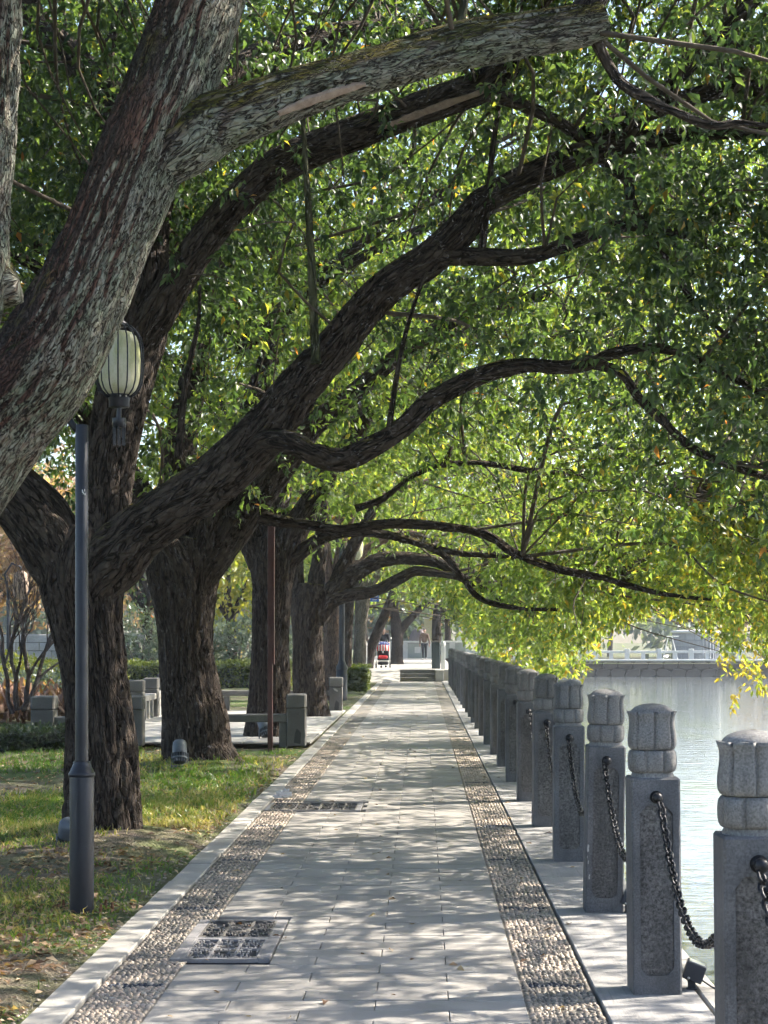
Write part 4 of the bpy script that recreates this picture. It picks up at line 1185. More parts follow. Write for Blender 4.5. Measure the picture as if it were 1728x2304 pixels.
# ------------------------------------------------------------------ square spotlights at the lake edge
M_BLACK = simple('black_housing', (.02, .024, .034), (.032, .037, .05), 20, .5, .15, .002, 90, .2)
M_GLASS = simple('lamp_glass', (.25, .27, .28), (.32, .34, .35), 5, .15, .0, .001, 30)
M_BLUEBLK = simple('lamp_post_paint', (.005, .007, .014), (.010, .013, .022), 7, .40, .12, .002, 60, .1, spec=.5)
M_STEEL = simple('bolt_steel', (.45, .45, .45), (.6, .6, .6), 40, .35, .1, .001, 90, .9)
for k, (x, y, lab) in enumerate(((1.158, 7.82, 'small square black spotlight with cable beside the second lake post'), (1.135, 10.02, 'small square black spotlight half hidden behind the second post'))):
    t = tag(empty('spotlight', (x, y, .002), (0, 0, -.15)), lab, 'spotlight', 'square spotlights at the lake edge')
    mb = MB(); mb.box((0, 0, .035), (.033, .012, .07), .002); mb.box((0, 0, .003), (.045, .04, .006), .001); mb.build('bracket', M_BLACK, t)
    M = Matrix.Translation((.012, 0, .078)) @ Matrix.Rotation(math.radians(20), 4, 'Y')
    mb = MB(); mb.box((0, 0, 0), (.086, .085, .078), .004, M); mb.build('housing', M_BLACK, t)
    mb = MB(); mb.box((0, 0, .0395), (.070, .070, .003), .001, M); mb.build('lens', M_GLASS, t)
    mb = MB(); mb.lathe([(.006, 0), (.006, .004), (.003, .005)], 12, Matrix.Translation((-.012, -.043, .055)) @ Matrix.Rotation(math.radians(90), 4, 'X')); mb.build('bolt', M_STEEL, t)
    mb = MB(); mb.path([(.02, .02, .05), (.05, .03, .03), (.085, .0, .012), (.13, -.06, .006), (.2, -.10, .006)], .004, 8); mb.build('cable', M_BLACK, t)

# ================================================================== LANTERN LAMP POST
LX, LY = -1.903, 10.2
lp = tag(empty('lantern_post', (LX, LY, 0)), 'near dark blue lamp post with a caged greenish lantern', 'lamp post', 'lamp posts beside the path')
mb = MB(); mb.lathe([(.0675, -.06), (.0675, .005), (.0675, .735), (.0665, .74)], 40); mb.build('base_sleeve', M_BLUEBLK, lp)
mb = MB(); mb.lathe([(.068, .735), (.0735, .738), (.0745, .748), (.0735, .757), (.068, .762), (.050, .802), (.0475, .808), (.048, .818), (.044, .822), (.036, .823)], 40); mb.build('collar', M_BLUEBLK, lp)
mb = MB(); mb.lathe([(.0358, .80), (.0358, 2.70), (.034, 2.704)], 36); mb.build('pole', M_BLUEBLK, lp)
lx = -1.694 - LX
mb = MB()
mb.path([(-.01, 0, 2.66), (-.05, 0, 2.70), (-.10, 0, 2.78), (-.15, 0, 2.95), (-.15, 0, 3.15), (-.08, 0, 3.33), (.05, 0, 3.42), (.15, 0, 3.41), (lx, 0, 3.36), (lx, 0, 3.30)], .02, 12)
mb.build('arm', M_BLUEBLK, lp)
def lampglass():
    n = NT('lantern_shade')
    co = n.coord('Object')
    alg = n.ramp(n.noise(n.mapping(co, (14, 14, 5)), 1.0, 5, .65), [(.35, 0), (.65, 1)])
    col = n.mix(alg, (.58, .56, .43), (.36, .37, .18))
    spot = n.ramp(n.noise(co, 55, 4, .7), [(.55, 0), (.7, .5)])
    col = n.mix(spot, col, (.56, .55, .42))
    n.set(col, .45, None, 0, .4)
    n.b.inputs['Subsurface Weight'].default_value = .15
    n.b.inputs['Subsurface Radius'].default_value = (.05, .05, .03)
    return n.m
lan = empty('lantern'); lan.parent = lp; lan.location = (lx, 0, 3.05)
globe = [(.05, -.178), (.07, -.172), (.092, -.150), (.108, -.115), (.116, -.06), (.119, 0), (.117, .06), (.110, .11), (.096, .148), (.075, .170), (.05, .178), (.0005, .18)]
mb = MB(); mb.lathe(globe, 40); mb.build('globe', lampglass(), lan)
for k in range(16):
    a = 2 * math.pi * (k + .3) / 16
    prof = [(.055, -.195), (.085, -.178), (.113, -.150), (.129, -.11), (.134, -.05), (.135, .02), (.132, .09), (.122, .14), (.10, .18), (.07, .205), (.03, .218)]
    mb = MB(); mb.path([(r * math.cos(a), r * math.sin(a), z) for r, z in prof], .0042, 6); mb.build('cage_bar', M_BLUEBLK, lan)
mb = MB(); mb.lathe([(.0, .20), (.045, .205), (.05, .222), (.03, .235), (.02, .26), (.0005, .262)], 28); mb.build('top_cap', M_BLUEBLK, lan)
mb = MB(); mb.lathe([(.060, -.176), (.060, -.205), (.0575, -.207), (.0575, -.244), (.054, -.248), (.0005, -.249)], 32); mb.build('bottom_cup', M_BLUEBLK, lan)
mb = MB(); mb.lathe([(.014, -.245), (.014, -.31)], 16); mb.lathe([(.037, -.308), (.038, -.312), (.038, -.358), (.035, -.36), (.0005, -.361)], 28); mb.build('finial', M_BLUEBLK, lan)
for k in range(8):
    a = 2 * math.pi * k / 8
    mb = MB(); mb.rod((.033 * math.cos(a), .033 * math.sin(a), -.355), (.031 * math.cos(a), .031 * math.sin(a), -.46), .0045, .003, 6); mb.build('tassel_rod', M_BLUEBLK, lan)
for k in range(2):
    mb = MB(); mb.lathe([(.006, 0), (.005, .004), (.0005, .005)], 10, Matrix.Translation((.015 + .032 * k, -.058 + .008 * k, -.19)) @ Matrix.Rotation(math.radians(90), 4, 'X')); mb.build('bolt', M_STEEL, lan)
mb = MB()
for (dx, dz, a, L) in ((0, 0, .5, .018), (.006, -.010, -.7, .014), (.012, .004, 1.2, .012), (.014, -.016, .2, .012)):
    mb.box((.010 + dx, -.0368, 2.33 + dz), (.004, .002, L), 0, Matrix.Translation((0, 0, 0)))
mb.build('paint_mark', simple('white_mark', (.6, .6, .6), (.7, .7, .7), 10), lp)
for k, (pxx, pyy) in enumerate(((130, 2046), (143, 2036), (226, 2047), (238, 2036), (253, 2042))):
    Y = EYE * FOC / (pyy - VY); p = P(pxx, pyy, Y)
    mb = MB(); mb.lathe([(.0075, -.05), (.0075, .028), (.0065, .030)], 10); mb.lathe([(.011, .0), (.011, .010)], 6)
    o = mb.build('anchor_bolt', M_RUST, None, (p[0], p[1], .0), (random.uniform(-.08, .08), random.uniform(-.08, .08), 0))
    tag(o, 'rusty anchor bolt in the soil %s the near lamp post foot' % ('at the outer left of', 'close to the left of', 'close to the right of', 'second to the right of', 'farthest to the right of')[k], 'bolt', 'anchor bolts round the near lamp post')

# far lamp posts
for k, (pxx, Y, zc, lab) in enumerate(((769, 45.5, .78, 'slim dark lamp post in front of the leafy hedge'), (803, 66.5, .6, 'slim dark lamp post with a blue sign, beyond the leafy hedge'))):
    x = (pxx - VX) / FOC * Y
    t = tag(empty('lamp_post', (x, Y, 0 if k == 0 else .1)), lab, 'lamp post', 'lamp posts beside the path')
    mb = MB(); mb.lathe([(.14, -.1), (.14, zc), (.12, zc + .02)], 20); mb.build('base_sleeve', M_BLUEBLK, t)
    mb = MB(); mb.lathe([(.15, zc - .02), (.155, zc + .02), (.09, zc + .16), (.085, zc + .2)], 20); mb.build('collar', M_BLUEBLK, t)
    mb = MB(); mb.lathe([(.075, zc), (.07, 3.9)], 18); mb.build('pole', M_BLUEBLK, t)
    mb = MB(); mb.path([(0, 0, 3.8), (-.1, 0, 4.0), (.05, 0, 4.3), (.3, 0, 4.3), (.35, 0, 4.2)], .025, 8); mb.build('arm', M_BLUEBLK, t)
    mb = MB(); mb.lathe([(.08, 3.5), (.16, 3.6), (.19, 3.85), (.15, 4.1), (.06, 4.2)], 18, Matrix.Translation((.35, 0, 0))); mb.build('lantern', lampglass(), t)
M_SIGN = simple('sign_blue', (.03, .12, .50), (.04, .15, .55), 3, .4, 0, .001, 20)
M_WHITE = simple('white_paint', (.72, .72, .70), (.8, .8, .78), 4, .5, .1, .002, 50)
sg = tag(empty('hanging_sign', ((840 - VX) / FOC * 66.4, 66.4, 3.08)), 'small blue sign with white lettering hanging under the boughs', 'sign')
mb = MB(); mb.box((0, 0, 0), (.40, .03, .36), .006); mb.build('board', M_SIGN, sg)
mb = MB()
for j in range(3):
    for (dx, dz, sx, sz) in ((-.03, 0, .012, .12), (.03, 0, .012, .12), (0, .05, .07, .012), (0, -.01, .07, .012), (0, -.06, .07, .012)):
        mb.box((-.12 + .12 * j + dx, -.018, .06 + dz), (sx, .006, sz))
for j in range(7): mb.box((-.03 + .025 * j, -.018, -.115), (.015, .006, .03))
mb.build('lettering', M_WHITE, sg)
mb = MB(); mb.rod((-.2, 0, .12), (-.62, .08, .12), .012); mb.rod((-.2, 0, -.12), (-.62, .08, -.12), .012); mb.build('bracket', M_BLUEBLK, sg)

# ------------------------------------------------------------------ maroon steel pole
M_MAROON = simple('maroon_paint', (.055, .022, .020), (.085, .034, .030), 8, .45, .15, .002, 60)
Y = 24.6; x = (608 - VX) / FOC * Y
t = tag(empty('maroon_pole', (x, Y, 0)), 'tall maroon steel pole standing by the stone block post', 'pole')
mb = MB(); mb.box((0, 0, 1.52), (.068, .068, 3.06), .006); mb.build('shaft', M_MAROON, t)
mb = MB(); mb.box((.046, .0, 2.1), (.022, .085, 1.86), .003); mb.build('side_channel', M_MAROON, t)
mb = MB(); mb.box((-.003, 0, 3.055), (.09, .09, .02), .003); mb.build('cap', M_MAROON, t)

# ------------------------------------------------------------------ ground floodlights
M_GREY = simple('floodlight_grey', (.075, .09, .11), (.11, .125, .15), 10, .45, .1, .002, 60)
def floodlight(loc, rz, tilt, lab, s=1.0, bands=True):
    t = tag(empty('floodlight', loc, (0, 0, rz)), lab, 'floodlight', 'floodlights at the feet of the trees'); t.scale = (s, s, s)
    M = Matrix.Translation((0, 0, .13)) @ Matrix.Rotation(tilt, 4, 'X')
    mb = MB(); mb.lathe([(.062, -.11), (.070, -.10), (.070, -.01), (.068, 0)], 28, M); mb.build('body', M_BLACK, t)
    mb = MB(); mb.lathe([(.083, .0), (.083, .095), (.079, .13), (.060, .155), (.0005, .165)], 32, M); mb.build('hood', M_GREY, t)
    for k in range(16):
        a = 2 * math.pi * k / 16
        mb = MB(); mb.box((.075, 0, -.055), (.013, .004, .11), 0, M @ Matrix.Rotation(a, 4, 'Z')); mb.build('cooling_fin', M_BLACK if not bands else M_GREY, t)
    mb = MB(); mb.lathe([(.084, -.062), (.086, -.055), (.084, -.048), (.078, -.048), (.078, -.062), (.084, -.062)], 28, M, cap=False); mb.build('ring', M_GREY, t)
    mb = MB()
    for s_ in (-1, 1): mb.box((s_ * .093, 0, .06), (.008, .03, .16), .002)
    mb.box((0, 0, -.02), (.194, .04, .03), .003)
    mb.build('bracket', M_GREY, t)
floodlight((-2.77, 20.85, .07), .1, math.radians(-22), 'grey floodlight at the foot of the third trunk')
floodlight((-2.30, 26.75, .06), .6, math.radians(-30), 'grey floodlight behind the maroon pole', 1.05)
floodlight((-2.53, 13.0, .01), .3, math.radians(38), 'dark ribbed floodlight half hidden behind the lantern post', .8)

# ------------------------------------------------------------------ drain covers
M_CAST = simple('cast_iron', (.055, .052, .053), (.11, .10, .098), 30, .55, .3, .002, 150, .5)
M_CASTL = simple('cast_iron_worn', (.09, .085, .082), (.15, .14, .13), 30, .6, .3, .002, 150, .3)
M_FRAME = simple('cover_frame', (.16, .155, .16), (.23, .22, .22), 12, .6, .2, .002, 80)
def cover(x0, x1, y0, y1, lab, ncol, nrow, seed, rim=.055):
    rr = random.Random(seed)
    cx, cy_ = (x0 + x1) / 2, (y0 + y1) / 2
    t = tag(empty('drain_cover', (cx, cy_, 0)), lab, 'drain cover', 'drain covers in the path')
    w_, h_ = x1 - x0, y1 - y0
    mb = MB()
    mb.box((-w_ / 2 + rim / 2, 0, -.008), (rim, h_, .022), .002); mb.box((w_ / 2 - rim / 2, 0, -.008), (rim, h_, .022), .002)
    mb.box((0, -h_ / 2 + .012, -.008), (w_ - 2 * rim - .001, .024, .0215), .002); mb.box((0, h_ / 2 - .012, -.008), (w_ - 2 * rim - .001, .024, .0215), .002)
    mb.build('frame', M_FRAME, t)
    mb = MB(); mb.box((0, 0, -.020), (w_ - .01, h_ - .01, .012)); mb.build('pan', M_BLACK, t)
    iw, ih = w_ - 2 * rim - .012, h_ - .055
    mb = MB()
    for i in range(ncol + 1): mb.box((-iw / 2 + iw * i / ncol, 0, -.004), (.012, ih, .014), .001)
    for j in range(nrow + 1): mb.box((0, -ih / 2 + ih * j / nrow, -.0045), (iw, .012, .0135), .001)
    cw, chh = iw / ncol, ih / nrow
    for i in range(ncol):
        for j in range(nrow):
            ox, oy = -iw / 2 + cw * (i + .5), -ih / 2 + chh * (j + .5)
            n = 5
            for a in range(n):
                for b in range(n):
                    if rr.random() < .62:
                        hor = (a + b) % 2 == 0
                        mb.box((ox + (a - 2) * cw / 5.4, oy + (b - 2) * chh / 5.4, -.0055), (cw / 6.5 if hor else cw / 15, chh / 15 if hor else chh / 6.5, .012))
    mb.build('grating', M_FRAME if seed == 1 else M_CASTL, t)  # nearer grating is paler: sunlight on its bars put into the colour
    mb = MB()
    for r in (.34, .5):
        n = 28; rx, ry = cw * r * 1.3, chh * r * .7
        for k in range(n):
            a0, a1 = 2 * math.pi * k / n, 2 * math.pi * (k + 1) / n
            mb.rod((rx * math.cos(a0), ry * math.sin(a0), -.001), (rx * math.cos(a1), ry * math.sin(a1), -.001), .003, None, 5)
    mb.build('medallion', M_CASTL, t)
cover(-1.185, -.715, 8.56, 9.155, 'nearer of two ornate drain covers set side by side', 3, 2, 1)
cover(-1.185, -.715, 9.165, 9.76, 'farther of two ornate drain covers set side by side', 3, 2, 2)
cover(-1.395, -.54, 16.04, 16.77, 'wide dark drain grating beside the white plastic bag', 7, 2, 3, .04)
# crumpled bag
def bag():
    n = NT('plastic_film')
    n.set((.62, .62, .66), .25, None, 0, .5)
    tr = n.n('ShaderNodeBsdfTransparent')
    tl = n.n('ShaderNodeBsdfTranslucent'); tl.inputs[0].default_value = (.7, .7, .72, 1)
    m1 = n.n('ShaderNodeMixShader'); m1.inputs[0].default_value = .4
    n.l(n.b.outputs[0], m1.inputs[1]); n.l(tl.outputs[0], m1.inputs[2])
    m2 = n.n('ShaderNodeMixShader'); m2.inputs[0].default_value = .2
    n.l(m1.outputs[0], m2.inputs[1]); n.l(tr.outputs[0], m2.inputs[2]); n.l(m2.outputs[0], n.out.inputs[0])
    bm = bmesh.new(); bmesh.ops.create_icosphere(bm, subdivisions=4, radius=1)
    co = np.array([v.co[:] for v in bm.verts])
    nz = np.abs(vnoise(co * 2.2 + 5, 3) - .5) * 1.5 + np.abs(vnoise(co * 5 + 9, 4) - .5) * .7
    for v, q in zip(bm.verts, nz):
        v.co = Vector((v.co.x * .078, v.co.y * .06, max(v.co.z, -.25) * .068)) * (.62 + .75 * q) + Vector((.02 * v.co.z, 0, .02))
    me = bpy.data.meshes.new('plastic_bag'); bm.to_mesh(me); bm.free()
    for p in me.polygons: p.use_smooth = False
    o = link('plastic_bag', me, n.m, None, (-1.31, 17.15, .012))
    tag(o, 'crumpled white plastic bag lying on the pebble strip', 'bag')
bag()

# ================================================================== STONE RAILS ROUND THE PLAZA
M_BLOCK = simple('rail_stone', (.085, .082, .078), (.14, .135, .125), 3, .8, .4, .004, 70)
M_LITRAIL_MARK = simple('sunlit_rail_and_mark', (.26, .25, .23), (.34, .325, .30), 4, .8, .3, .004, 70)  # sunlight on the receding beams put into the stone colour; also the pale mark
def block_post(loc, lab, h=.73, w_=.26, rz=0.0, stain=False):
    t = tag(empty('block_post', loc, (0, 0, rz)), lab, 'stone post', 'block posts of the plaza rails')
    mb = MB(); mb.box((0, 0, h * .36), (w_, w_, h * .72), .012); mb.build('shaft', M_BLOCK, t)
    mb = MB(); mb.box((0, 0, h * .86), (w_ + .01, w_ + .01, h * .275), .02); mb.build('cap', M_BLOCK, t)
    if stain:
        mb = MB(); mb.add([(-.03, 0, .02), (.06, 0, .0), (.07, 0, .16), (.01, 0, .22), (-.02, 0, .14)], [(0, 1, 2, 3, 4)])
        mb.build('stain', simple('dark_stain', (.03, .03, .03), (.05, .05, .05), 8), t, (0, -w_ / 2 - .002, .03))
    return t
def rail(a, b, lab, z=.46, legs=(), top=M_BLOCK):
    a, b = Vector(a), Vector(b)
    d = b - a; L = d.length; ang = math.atan2(d.y, d.x)
    t = tag(empty('stone_rail', ((a.x + b.x) / 2, (a.y + b.y) / 2, 0), (0, 0, ang)), lab, 'stone rail', 'low stone rails of the plaza')
    mb = MB(); mb.box((0, 0, z - .055), (L, .24, .11), .012); mb.build('beam', top, t)
    for q in legs:
        mb = MB(); mb.box((-L / 2 + L * q, 0, (z - .11) / 2), (.11, .20, z - .112), .01); mb.build('leg', top, t)
YA = 25.5
block_post((-1.75, YA, .02), 'stained stone block post at the front corner of the plaza', .73, .26, 0, True)
block_post((-5.28, YA, .02), 'stone block post in front of the dried reddish plants', .70, .32)
rail((-3.30, YA, 0), (-1.88, YA, 0), 'front stone rail behind the third trunk', .465, (.12, .96))
rail((-5.12, YA, 0), (-4.15, YA, 0), 'front stone rail left of the lantern post', .43, (.9,))
block_post((-4.02, YA, .02), 'stone block post behind the second trunk', .70)
block_post((-4.9, 27.6, .03), 'dark stone block behind the front corner, left of the second trunk', .70, .26)
block_post((-5.08, 32.5, .03), 'sunlit stone block post, first along the receding rail', .76, .26)
block_post((-5.10, 34.4, .03), 'sunlit stone block post, second along the receding rail', .76, .26)
block_post((-5.12, 36.3, .03), 'sunlit stone block post, last along the receding rail', .80, .26)
rail((-5.0, 27.8, 0), (-5.08, 32.3, 0), 'sunlit pale rail receding towards the hedge, front length', .50, (.05, .35, .65, .95), M_LITRAIL_MARK)
rail((-5.08, 32.7, 0), (-5.1, 34.2, 0), 'sunlit pale rail receding towards the hedge, middle length', .50, (.2, .5, .8), M_LITRAIL_MARK)
rail((-5.1, 34.6, 0), (-5.12, 36.1, 0), 'sunlit pale rail receding towards the hedge, rear length', .50, (.2, .5, .8), M_LITRAIL_MARK)
_bp = block_post((-1.76, 37.4, .02), 'stone block post farther along the path with a pale oval mark', .72, .27, 0, True)
mb = MB(); mb.add([(.055 * math.cos(2 * math.pi * k / 20) * math.cos(.6) - .022 * math.sin(2 * math.pi * k / 20) * math.sin(.6), 0, -.055 * math.cos(2 * math.pi * k / 20) * math.sin(.6) - .022 * math.sin(2 * math.pi * k / 20) * math.cos(.6)) for k in range(20)], [tuple(range(20))])
mb.build('pale_mark', M_LITRAIL_MARK, _bp, (0, -.138, .46))
rail((-4.9, 37.4, 0), (-1.9, 37.4, 0), 'rear stone rail between the fourth and fifth trunks', .465, (.3, .62, .93))

# ================================================================== FOLIAGE OF THE PARK BEHIND
def leafball(name, parts_leaf, tree, mat, n, L0, boxes, seed, droop=.2, asp=.45, shell=.75, tone=0.0, up=.6, partname='foliage'):
    """leaves spread through ellipsoids [(cx,cy,cz,rx,ry,rz)], most near the skin"""
    rng = np.random.default_rng(seed)
    vol = np.array([b[3] * b[4] * b[5] for b in boxes]) ** .67; pr = vol / vol.sum()
    ix = rng.choice(len(boxes), n, p=pr)
    B = np.array(boxes)[ix]
    d = unit(rng.normal(0, 1, (n, 3)))
    r = (shell + (1 - shell) * rng.random(n)) * (1 + .18 * (rng.random(n) - .5))
    p = B[:, :3] + d * B[:, 3:] * r[:, None]
    p += (vnoise(p * 2.2, seed)[:, None] - .5) * d * B[:, 3:].min(1)[:, None] * .7
    A = unit(d * .7 + rng.normal(0, .6, (n, 3)) + np.array((0, 0, -droop)))
    N = unit(d * (1 - up) + np.array((0, 0, up)) + rng.normal(0, .4, (n, 3)))
    L = L0 * (.6 + .8 * rng.random(n))
    k = p[:, 2] > .01
    p, A, N, L = p[k], A[k], N[k], L[k]
    V, F, kv = leaf_geo(p, A, N, L, L * asp, True)
    me = npmesh(partname, V, F, False)
    lv = np.clip(rng.normal(.45 + tone, .2, len(p)) + (vnoise(p * 1.3, seed + 1) - .5) * .6, 0, 1)
    point_attr(me, 'lv', np.repeat(lv, kv), 'FLOAT')
    o = link(partname, me, mat, tree); o['kind'] = 'stuff'
    return o
def stems(tree, base, n, h, spread, r, seed, mat=None, partname='stem'):
    rr = random.Random(seed)
    for k in range(n):
        a = rr.random() * 6.28; s = spread * rr.random()
        q = [(base[0], base[1], base[2] - .05, r), (base[0] + .4 * s * math.cos(a), base[1] + .4 * s * math.sin(a), base[2] + h * .5, r * .7), (base[0] + s * math.cos(a), base[1] + s * math.sin(a), base[2] + h, r * .3)]
        V, F = sweep(catmull(q, .2), 6)
        b = MB(); b.add([tuple(v) for v in V], F, True); b.build(partname, mat or M_TWIG, tree)

HEDGE = leaf_mat('leaf_hedge', [(0, (.06, .085, .02)), (.5, (.11, .14, .03)), (1, (.22, .23, .05))], .35, .4)
DARKB = leaf_mat('leaf_dark_shrub', [(0, (.018, .03, .012)), (.5, (.03, .05, .018)), (1, (.06, .085, .03))], .3, .35)
BLUEB = leaf_mat('leaf_bluish_shrub', [(0, (.05, .075, .06)), (.5, (.09, .12, .10)), (1, (.16, .19, .15))], .3, .3)
PINKB = leaf_mat('leaf_pinkish', [(0, (.16, .09, .07)), (.5, (.27, .17, .13)), (1, (.36, .28, .18))], .45, .5)
YELB = leaf_mat('leaf_yellow', [(0, (.12, .15, .03)), (.5, (.22, .22, .04)), (1, (.34, .29, .05))], .5, .4)
DRYB = leaf_mat('leaf_dried', [(0, (.10, .05, .03)), (.5, (.20, .10, .065)), (1, (.32, .20, .13))], .3, .6)

# clipped hedge beyond the plaza
def hedge_box(lab, x0, x1, y0, y1, h, n, L0, mat, seed, tone=0.0):
    rng = np.random.default_rng(seed)
    t = tag(empty('hedge', ((x0 + x1) / 2, (y0 + y1) / 2, 0)), lab, 'hedge')
    t.location = (0, 0, 0)
    u = rng.random((n, 3))
    face = rng.random(n)
    X = x0 + (x1 - x0) * u[:, 0]; Yv = y0 + (y1 - y0) * u[:, 1]; Z = h * u[:, 2]
    top = face < .4; fr = (face >= .4) & (face < .85); sd = face >= .85
    Z = np.where(top, h * (.94 + .1 * u[:, 2]), Z); Yv = np.where(fr, y0 + .12 * u[:, 1], Yv); X = np.where(sd, x1 - .12 * u[:, 0], X)
    p = np.stack([X, Yv, Z], -1); p += (vnoise(p * 2.5, seed)[:, None] - .5) * .16
    d = np.where(top[:, None], np.array((0, 0, 1.0)), np.where(fr[:, None], np.array((0, -1.0, .2)), np.array((1.0, 0, .2))))
    A = unit(d * .6 + rng.normal(0, .6, (n, 3))); N = unit(d * .5 + np.array((0, 0, .6)) + rng.normal(0, .4, (n, 3)))
    L = L0 * (.6 + .8 * rng.random(n))
    V, F, kv = leaf_geo(p, A, N, L, L * .5, True)
    me = npmesh('foliage', V, F, False)
    point_attr(me, 'lv', np.repeat(np.clip(rng.normal(.5 + tone, .22, n), 0, 1), kv), 'FLOAT')
    o = link('foliage', me, mat, t); o['kind'] = 'stuff'
    mb = MB(); mb.box(((x0 + x1) / 2, (y0 + y1) / 2 + .03, h * .44), (x1 - x0 - .25, y1 - y0 - .2, h * .84), .06); mb.build('woody_core', simple('hedge_core', (.02, .025, .012), (.035, .04, .02), 8), t)
hedge_box('clipped yellow-green hedge beyond the plaza', -13, -4.2, 57, 58.6, .78, 16000, .085, HEDGE, 301)
hedge_box('low leafy hedge at the path edge before the lamp post', -2.36, -1.62, 53.0, 57.5, .66, 5000, .08, HEDGE, 302, -.25)
hedge_box('dark low hedge in front of the stone block, far left', -8.5, -4.75, 24.3, 25.2, .30, 6000, .06, DARKB, 303)

def shrub(lab, x, y, parts, mat, n, L0, seed, droop=.2, tone=0.0, name='shrub', cat='shrub', stem=5, asp=.45, group=None, shell=.7):
    t = tag(empty(name), lab, cat, group)
    leafball(name, None, t, mat, n, L0, [(x + a, y + b, c, d, e, f) for a, b, c, d, e, f in parts], seed, droop, asp, shell, tone)
    stems(t, (x, y, 0), stem, parts[0][2] + parts[0][5] * .3, parts[0][3] * .7, .03, seed)
    return t
shrub('bluish grey evergreen shrub behind the hedge, between second and third trunks', -9.4, 61, [(0, 0, 1.2, 1.5, 1.2, 1.2), (1.2, .4, 1.0, 1.1, 1, 1.0), (-1.4, .3, 1.3, 1.2, 1, 1.2)], BLUEB, 9000, .13, 311)
shrub('bluish grey evergreen shrub behind the hedge, between third and fourth trunks', -6.3, 62, [(0, 0, 1.1, 1.3, 1.1, 1.1), (1.4, .2, .9, 1.0, 1, .9)], BLUEB, 6000, .13, 312)
shrub('dark green bush at the left edge under the bare tree', -8.5, 31.5, [(0, 0, .8, .75, .7, .8), (-.9, .2, .8, .7, .7, .8)], LEAF_NEAR, 6000, .09, 313)
shrub('yellow-green bush behind the dried plants', -9.2, 41, [(0, 0, .65, 1.2, .8, .6), (1.6, .3, .6, 1.1, .8, .55), (-1.5, 0, .7, 1, .8, .6)], YELB, 7000, .10, 314, .1, -.1)
shrub('pale silvery shrub below the yellow-green bush', -8.0, 38.5, [(0, 0, .45, 1.1, .6, .42), (1.0, .1, .4, .8, .6, .38)], BLUEB, 4500, .09, 315, .1, .1)
# dried strap-leaved plants
def dried():
    rng = np.random.default_rng(320)
    for k, (x, y, lab) in enumerate(((-7.35, 33.6, 'dried reddish clump of strap leaves beside the front stone block'), (-6.5, 34.0, 'dried reddish clump of strap leaves close to the second trunk'), (-8.2, 34.2, 'dried reddish clump of strap leaves at the far left'))):
        t = tag(empty('dried_plant'), lab, 'plant', 'dried plants by the plaza')
        n = 150
        b = np.stack([x + rng.normal(0, .22, n), y + rng.normal(0, .2, n), rng.random(n) * .25], -1)
        d = unit(np.stack([rng.normal(0, .65, n), rng.normal(0, .6, n), .35 + .9 * rng.random(n)], -1))
        L = .45 + .75 * rng.random(n)
        mid = b + d * L[:, None] * .6; tip = mid + unit(d + np.array((0, 0, -1.3))) * L[:, None] * .45
        sd = unit(np.cross(d, np.array((0, 0, 1.0)))) * (.02 + .025 * rng.random(n))[:, None]
        V = np.stack([b - sd, b + sd, mid + sd, mid - sd, tip], 1)
        F = np.array([(0, 1, 2), (0, 2, 3), (3, 2, 4)])
        F = (F[None] + (np.arange(n) * 5)[:, None, None]).reshape(-1, 3)
        me = npmesh('leaves', V.reshape(-1, 3), F, False)
        point_attr(me, 'lv', np.repeat(rng.random(n), 5), 'FLOAT')
        o = link('leaves', me, DRYB, t); o['kind'] = 'stuff'
        stems(t, (x, y, 0), 5, .5, .15, .03, 330 + k, M_SCAR)
dried()
# bare small tree on the left
bt = tag(empty('bare_tree'), 'small bare tree with curving pale brown stems at the left edge', 'tree')
Yb = 31.0
M_BTWIG = bark_mat('bark_bare_tree', (.07, .056, .05), (.14, .115, .105), scale=.8)
def brec(p, d, L, r, depth, rr, out):
    pts = [p]; q = p; dd = d
    for k in range(4):
        dd = (dd + Vector((rr.uniform(-.28, .28), rr.uniform(-.28, .28), rr.uniform(.0, .18)))).normalized()
        q = q + dd * L / 4; pts.append(q)
    out.append([(*a, r * (1 - .12 * i)) for i, a in enumerate(pts)])
    if depth > 0:
        for k in range(3 if depth > 1 else 2):
            b = pts[rr.randint(2, 4)]
            brec(b, (dd + Vector((rr.uniform(-.8, .8), rr.uniform(-.6, .6), rr.uniform(-.1, .5)))).normalized(), L * .72, r * .55, depth - 1, rr, out)
rr = random.Random(5); segs = []
b0 = P(44, 1500, Yb)
for k, d in enumerate(((-.45, 0, 1), (.15, .1, 1), (.5, -.1, .9), (-.1, .2, 1))):
    brec(Vector((b0[0] + .08 * (k - 1.5), Yb, .3 if k else .25)), Vector(d).normalized(), 1.15, .05, 4, rr, segs)
for k, s in enumerate(segs):
    if k < 24:
        limb('limb', s, M_BTWIG, bt, 10, .08, .002, k)
vs_, fs_, off_ = [], [], 0
for s in segs[24:]:
    V, F = sweep(catmull(s, .12), 4); F = [f for f in F if len(f) == 4]
    vs_.append(V); fs_.append(np.array(F) + off_); off_ += len(V)
me = npmesh('twigs', np.vstack(vs_), np.vstack(fs_)); point_attr(me, 'bark', np.vstack(vs_))
o = link('twigs', me, M_BTWIG, bt); o['kind'] = 'stuff'

